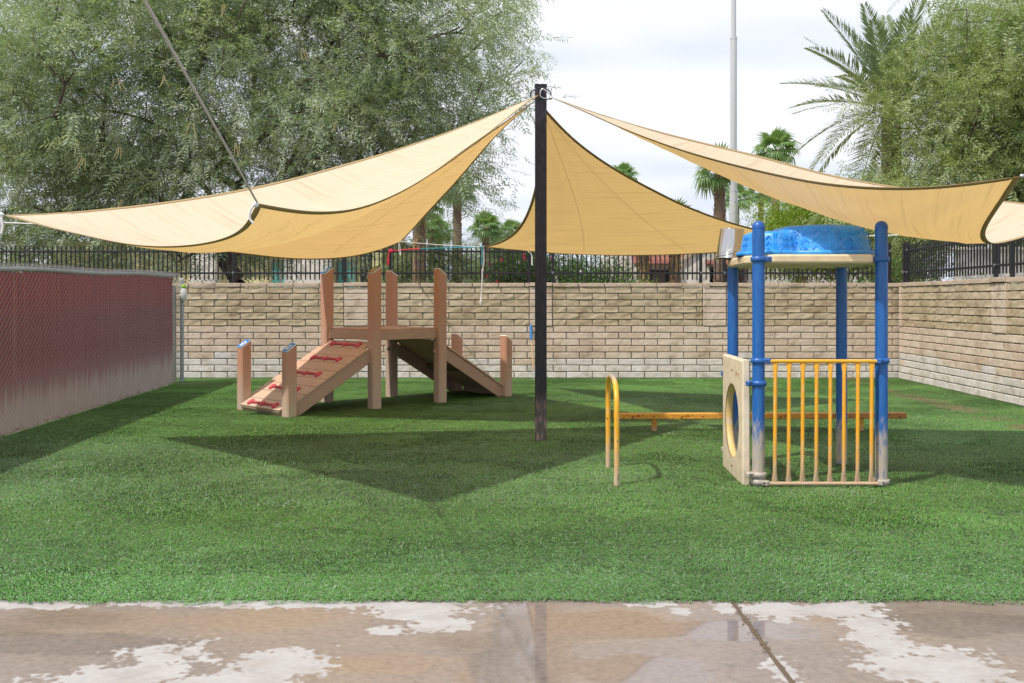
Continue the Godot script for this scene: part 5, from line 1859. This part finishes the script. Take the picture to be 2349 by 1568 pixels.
func fan_palm(label: String, root: Vector3, trunk_h: float, r: float, size: float, count: int, leaf: Material, bark: Material, shag: Material, shaggy := false, lean := 0.0) -> void:
	var o := thing("fan_palm", label, "palm tree", root)
	var st := begin()
	var pts := []
	var rad := []
	var n := int(trunk_h / 0.07)
	for k in n + 1:
		var t := float(k) / n
		pts.append(Vector3(lean * t * t, trunk_h * t, 0))
		rad.append(r * (1.12 - 0.2 * t) * (1.0 + (0.10 if k % 2 else -0.06) + rnd(-0.05, 0.05)))
	tube(st, pts, rad, 12)
	obj(o, "trunk", st, bark)
	# old leaf bases
	st = begin(true)
	for k in int(trunk_h * 60):
		var y := rnd(0.05, 1.0) * trunk_h
		var a := rnd(0, TAU)
		var d := Vector3(cos(a), 0, sin(a))
		var c := Vector3(lean * pow(y / trunk_h, 2), y, 0) + d * r * 1.0
		var s := Vector3(-d.z, 0, d.x) * r * rnd(0.15, 0.3)
		var up := Vector3.UP * r * rnd(0.5, 1.1)
		tri(st, c - s, c + s, c + up + d * r * rnd(0.15, 0.5))
		if shaggy: tri(st, c + s, c - s, c - up * rnd(1.0, 2.5) + d * r * rnd(0.1, 0.5))
	var bo := obj(o, "leaf_bases", st, shag)
	bo.set_meta("kind", "stuff")
	# one fan leaf, a few bends; copies share the meshes
	var shapes := []
	for v in 3:
		var f := begin(true)
		var pet := size * 0.48
		var droop := [0.25, 0.5, 0.8][v] as float
		var P := func(t: float) -> Vector3: return Vector3(0, -droop * 0.25 * size * t * t, size * t)
		for k in 3:
			var a: Vector3 = P.call(0.48 * k / 3.0)
			var b: Vector3 = P.call(0.48 * (k + 1) / 3.0)
			quad(f, a + Vector3(0.016, 0, 0), b + Vector3(0.013, 0, 0), b - Vector3(0.013, 0, 0), a - Vector3(0.016, 0, 0))
		var hub: Vector3 = P.call(0.48)
		var segs := 22
		for k in segs:
			var a := lerpf(-2.2, 2.2, (k + 0.5) / segs)
			var da := 4.4 / segs * 0.5
			var dir := Vector3(sin(a), -droop * 0.25 + (0.06 if k % 2 else -0.02), cos(a)).normalized()
			var l1 := Vector3(sin(a - da), -droop * 0.25, cos(a - da)).normalized()
			var l2 := Vector3(sin(a + da), -droop * 0.25, cos(a + da)).normalized()
			var R := size * 0.36 * rnd(0.9, 1.1)
			var tip := hub + dir * R * 1.55 + Vector3.DOWN * size * (0.10 + 0.22 * droop + rnd(0.0, 0.08))
			quad(f, hub, hub + l1 * R, hub + dir * R * 1.02 + Vector3.UP * 0.02, hub + l2 * R)
			tri(f, hub + l1 * R * 1.0, tip, hub + dir * R * 1.02)
			tri(f, hub + dir * R * 1.02, tip, hub + l2 * R * 1.0)
		shapes.append(fin(f))
	var crown := Vector3(lean, trunk_h, 0)
	for k in count:
		var t := float(k) / count
		var az := k * 2.39996 + rnd(-0.2, 0.2)
		var el := lerpf(1.25, -0.55, pow(t, 0.8))
		var v := 0 if el > 0.6 else (1 if el > 0.0 else 2)
		var b := Basis(Vector3.UP, az) * Basis(Vector3.RIGHT, -el)
		put(o, "frond", shapes[v], leaf, Transform3D(b.scaled_local(Vector3.ONE * rnd(0.85, 1.1)), crown))

func plants() -> void:
	var bark := mat("mesquite_bark", lin(0.075, 0.055, 0.045), 0.95)
	var leaf := mat("mesquite_leaf", Color.WHITE, 0.55)
	leaf.vertex_color_use_as_albedo = true
	leaf.backlight_enabled = true
	leaf.backlight = Color(0.84, 0.88, 0.62)
	M["leaf"] = leaf
	var spray := spray_mesh(10, 0.46, 0.098, 0.0095, Color(0.8, 0.6, 0.4), 5)
	# big tree on the left
	airy_tree("mesquite_tree", "huge grey green feathery tree filling the upper left behind the wall", Vector3(-5.1, 0.85, -17.4), 1.5, [
		[Vector3(-5.6, 5.2, -17.6), Vector3(4.3, 3.2, 2.6)], [Vector3(-8.6, 4.0, -17.0), Vector3(2.8, 3.0, 2.0)], [Vector3(-2.3, 5.4, -17.6), Vector3(2.6, 2.2, 2.2)],
		[Vector3(-3.3, 3.6, -17.0), Vector3(2.6, 1.6, 1.6)], [Vector3(-1.0, 6.3, -18.0), Vector3(1.6, 1.6, 1.5)], [Vector3(-7.9, 2.8, -16.6), Vector3(2.6, 1.5, 1.0)], [Vector3(-1.2, 4.0, -17.6), Vector3(0.8, 0.8, 0.8)], [Vector3(-5.2, 7.6, -17.6), Vector3(4.0, 1.6, 2.2)]],
		620, 38, 0.66, spray, leaf, bark, 0.0105, Color(0.30, 0.39, 0.25), Color(0.47, 0.55, 0.40))
	var pods := begin()
	for k in 13:
		var p := Vector3(rnd(-4.4, 4.0), rnd(1.8, 5.6), rnd(1.6, 2.6))
		for q in 3:
			var c := p + Vector3(rnd(-0.05, 0.05), 0, rnd(-0.04, 0.04))
			var w := rnd(-0.12, 0.12)
			tube(pods, [c, c + Vector3(w * 0.3, -0.09, 0), c + Vector3(w, -0.2, 0.02)], [0.004, 0.006, 0.003], 5)
	obj(get_node("mesquite_tree"), "seed_pods", pods, mat("pod_yellow", lin(0.42, 0.36, 0.17), 0.8)).set_meta("kind", "stuff")
	# tree on the right
	airy_tree("mesquite_tree", "tall yellow green feathery tree filling the upper right behind the wall", Vector3(8.9, 0.85, -17.6), 1.6, [
		[Vector3(9.3, 4.5, -17.8), Vector3(2.5, 2.4, 2.2)], [Vector3(10.4, 5.8, -17.8), Vector3(2.6, 2.2, 2.0)], [Vector3(7.75, 3.0, -17.4), Vector3(1.9, 1.3, 1.4)], [Vector3(8.1, 5.4, -17.8), Vector3(0.75, 0.7, 0.8)], [Vector3(10.5, 3.0, -17.2), Vector3(2.2, 1.6, 1.4)]],
		380, 36, 0.64, spray, leaf, bark, 0.0105, Color(0.265, 0.36, 0.15), Color(0.42, 0.49, 0.26))
	# bright green tree
	var small := leaf_cluster(26, 0.26, 0.075, 0.013, 8)
	airy_tree("leafy_tree", "bright green bushy tree right behind the blue play frame", Vector3(8.0, 0.85, -24.0), 0.8, [
		[Vector3(7.9, 2.95, -24.0), Vector3(1.8, 0.95, 1.4)], [Vector3(9.4, 3.0, -24.2), Vector3(1.4, 1.1, 1.3)], [Vector3(7.3, 2.7, -23.8), Vector3(0.9, 0.7, 0.9)]],
		170, 34, 0.6, small, leaf, bark, 0.012, Color(0.20, 0.32, 0.03), Color(0.34, 0.46, 0.07))
	# mid-distance trees glimpsed between fence and sails
	airy_tree("olive_tree", "loose olive green tree behind the iron fence between the golden sails", Vector3(-2.4, 0.85, -27.0), 0.9, [
		[Vector3(-2.2, 2.1, -27.0), Vector3(1.6, 0.7, 1.1)]], 50, 26, 0.5, spray, leaf, bark, 0.012, Color(0.17, 0.24, 0.11), Color(0.28, 0.34, 0.18))
	airy_tree("olive_tree", "dark green far tree low behind the oleanders", Vector3(0.3, 0.85, -33.0), 0.9, [
		[Vector3(0.3, 2.3, -33.0), Vector3(2.2, 1.2, 1.2)]], 70, 40, 0.6, spray, leaf, bark, 0.012, Color(0.13, 0.2, 0.09), Color(0.22, 0.29, 0.15))

	var ole := leaf_cluster(24, 0.24, 0.11, 0.010, 9)
	var red := mat("red_petal", lin(0.6, 0.03, 0.09), 0.6)
	var white_p := mat("white_petal", lin(0.78, 0.76, 0.72), 0.6)
	var gA := Color(0.075, 0.14, 0.04)
	var gB := Color(0.16, 0.25, 0.08)
	shrub("oleander_shrub", "oleander with red blossoms behind the fence left of the black post", Vector3(-0.05, 0.87, -17.6), Vector3(0.75, 1.35, 0.6), 260, ole, leaf, bark, gA, gB, [[red, 34], [white_p, 6]])
	shrub("oleander_shrub", "oleander with white blossoms just left behind the black post", Vector3(0.55, 0.87, -17.9), Vector3(0.7, 1.6, 0.6), 260, ole, leaf, bark, gA, gB, [[white_p, 36], [red, 4]])
	shrub("oleander_shrub", "dense green oleander right of the black post under the broad golden sail", Vector3(1.15, 0.87, -17.7), Vector3(0.75, 1.45, 0.6), 300, ole, leaf, bark, Color(0.08, 0.17, 0.035), Color(0.19, 0.31, 0.07), [[white_p, 12]])
	shrub("oleander_shrub", "green oleander beside the white house, third from the black post", Vector3(1.85, 0.87, -18.2), Vector3(0.72, 1.25, 0.6), 280, ole, leaf, bark, Color(0.08, 0.155, 0.035), Color(0.18, 0.29, 0.08), [[white_p, 14]])
	shrub("juniper_bush", "low lime green juniper in front of the white house", Vector3(2.42, 0.87, -18.4), Vector3(0.42, 0.62, 0.4), 110, ole, leaf, bark, Color(0.15, 0.25, 0.035), Color(0.25, 0.35, 0.08), [])
	shrub("green_shrub", "broad green shrub behind the corner of the iron fences", Vector3(6.7, 0.87, -16.6), Vector3(1.0, 1.1, 0.7), 300, ole, leaf, bark, gA, gB, [])
	shrub("green_shrub", "green shrub against the white garden wall on the right", Vector3(7.9, 0.87, -16.0), Vector3(0.6, 0.75, 0.4), 150, ole, leaf, bark, gA, Color(0.14, 0.19, 0.06), [])
	shrub("green_shrub", "grey green shrub between the yellow building and the palms", Vector3(-1.3, 0.87, -20.5), Vector3(1.0, 0.75, 0.7), 130, ole, leaf, bark, Color(0.11, 0.16, 0.07), Color(0.21, 0.26, 0.13), [])

	# palms
	var pleaf := mat("palm_leaf", lin(0.11, 0.20, 0.075), 0.45)
	pleaf.backlight_enabled = true
	pleaf.backlight = Color(0.5, 0.6, 0.25)
	var pbark := mat("palm_bark", lin(0.27, 0.19, 0.145), 0.95)
	weather(pbark, M.blot, 2.5)
	var pshag := mat("palm_shag", lin(0.33, 0.23, 0.17), 0.95)
	var straw := mat("palm_straw", lin(0.42, 0.30, 0.15), 0.95)
	var y0 := 0.85
	fan_palm("fan palm with a thick brown trunk just left of the street pole", Vector3(5.55, y0, -25.6), 3.78, 0.155, 0.84, 14, pleaf, pbark, pshag)
	fan_palm("fan palm with a full round crown above the right sail", Vector3(8.25, y0, -30.0), 5.1, 0.13, 0.8, 18, pleaf, pbark, pshag)
	fan_palm("slim fan palm close behind the street pole on its right", Vector3(7.6, y0, -32.5), 3.8, 0.11, 0.66, 12, pleaf, pbark, pshag)
	fan_palm("small far fan palm between the street pole and the bright green tree", Vector3(9.35, y0, -36.0), 4.4, 0.11, 0.72, 16, pleaf, pbark, pshag)
	fan_palm("far fan palm whose crown peeks over the edge of the broad golden sail", Vector3(4.07, y0, -35.0), 4.92, 0.13, 0.62, 16, pleaf, pbark, pshag)
	fan_palm("fan palm with a shaggy trunk standing in front of the first tiled porch", Vector3(3.37, y0, -24.5), 2.2, 0.13, 0.8, 14, pleaf, pbark, straw, true)
	fan_palm("fan palm with a shaggy trunk standing in front of the second tiled porch", Vector3(4.18, y0, -24.5), 2.3, 0.13, 0.8, 14, pleaf, pbark, straw, true)
	fan_palm("straw trunked palm by the yellow building, left of a pair", Vector3(-2.6, y0, -26.0), 3.4, 0.09, 0.75, 14, pleaf, pbark, straw, true)
	fan_palm("straw trunked palm by the yellow building, right of a pair", Vector3(-2.46, y0, -26.4), 3.1, 0.09, 0.75, 14, pleaf, pbark, straw, true)
	fan_palm("small fan palm just right of the straw trunked pair behind the iron fence", Vector3(-2.62, y0, -31.0), 2.7, 0.11, 0.62, 16, pleaf, pbark, pshag)
	fan_palm("shorter fan palm touching the small one beside the straw trunked pair", Vector3(-2.42, y0, -32.0), 2.62, 0.1, 0.6, 15, pleaf, pbark, pshag)
	fan_palm("thick trunked palm in the hanging foliage above the long white cord", Vector3(-1.6, y0, -28.0), 3.6, 0.13, 0.7, 14, pleaf, pbark, pshag)
	fan_palm("round crowned fan palm above the left corner of the broad golden sail", Vector3(-0.85, y0, -31.0), 2.72, 0.12, 0.62, 18, pleaf, pbark, pshag)
	fan_palm("far fan palm half hidden by the curved left hem of the broad golden sail", Vector3(-0.1, y0, -34.0), 2.75, 0.11, 0.62, 16, pleaf, pbark, pshag)
	# date palm with feather fronds
	var dp := thing("date_palm", "date palm with long feathery fronds sticking out of the right tree", "palm tree", Vector3(8.0, y0, -20.2))
	var st := begin()
	tube(st, straight(Vector3.ZERO, Vector3(0, 4.3, 0), 30), 0.2, 12)
	obj(dp, "trunk", st, pbark)
	var dleaf := mat("date_leaf", lin(0.15, 0.205, 0.105), 0.5)
	dleaf.backlight_enabled = true
	dleaf.backlight = Color(0.45, 0.5, 0.3)
	var fr := []
	for v in 3:
		var f := begin(true)
		var L := 2.35
		var dr := [0.12, 0.3, 0.55][v] as float
		var P := func(t: float) -> Vector3: return Vector3(0, -dr * L * t * t, L * t * (1.0 - 0.12 * dr * t))
		for k in 10:
			var a: Vector3 = P.call(k / 10.0)
			var b: Vector3 = P.call((k + 1) / 10.0)
			var w := 0.024 * (1.0 - k / 11.0)
			quad(f, a + Vector3(w, 0, 0), b + Vector3(w * 0.9, 0, 0), b - Vector3(w * 0.9, 0, 0), a - Vector3(w, 0, 0))
		for k in 54:
			var t := 0.14 + 0.86 * k / 53.0
			var base: Vector3 = P.call(t)
			var tan_: Vector3 = (P.call(minf(t + 0.02, 1.0)) - P.call(t - 0.02)).normalized()
			var l := 0.48 * sin(PI * clampf(0.16 + 0.80 * t, 0, 1)) + 0.07
			for s in [-1.0, 1.0]:
				var d := (Vector3(s, 0.42 + rnd(-0.12, 0.12), 0) + tan_ * rnd(0.9, 1.3)).normalized()
				var side := d.cross(Vector3.UP).normalized() * 0.017
				var mid := base + d * l * 0.5
				tri(f, base, mid + side, mid - side)
				tri(f, mid - side, mid + side, base + d * l + Vector3.DOWN * 0.03)
		fr.append(fin(f))
	for k in 46:
		var t := k / 46.0
		var el := lerpf(1.35, -0.35, t)
		var v := 0 if el > 0.8 else (1 if el > 0.15 else 2)
		var b := Basis(Vector3.UP, k * 2.39996 + 0.5) * Basis(Vector3.RIGHT, -el)
		put(dp, "frond", fr[v], dleaf, Transform3D(b.scaled_local(Vector3.ONE * rnd(0.88, 1.1)), Vector3(0, 4.35, 0)))
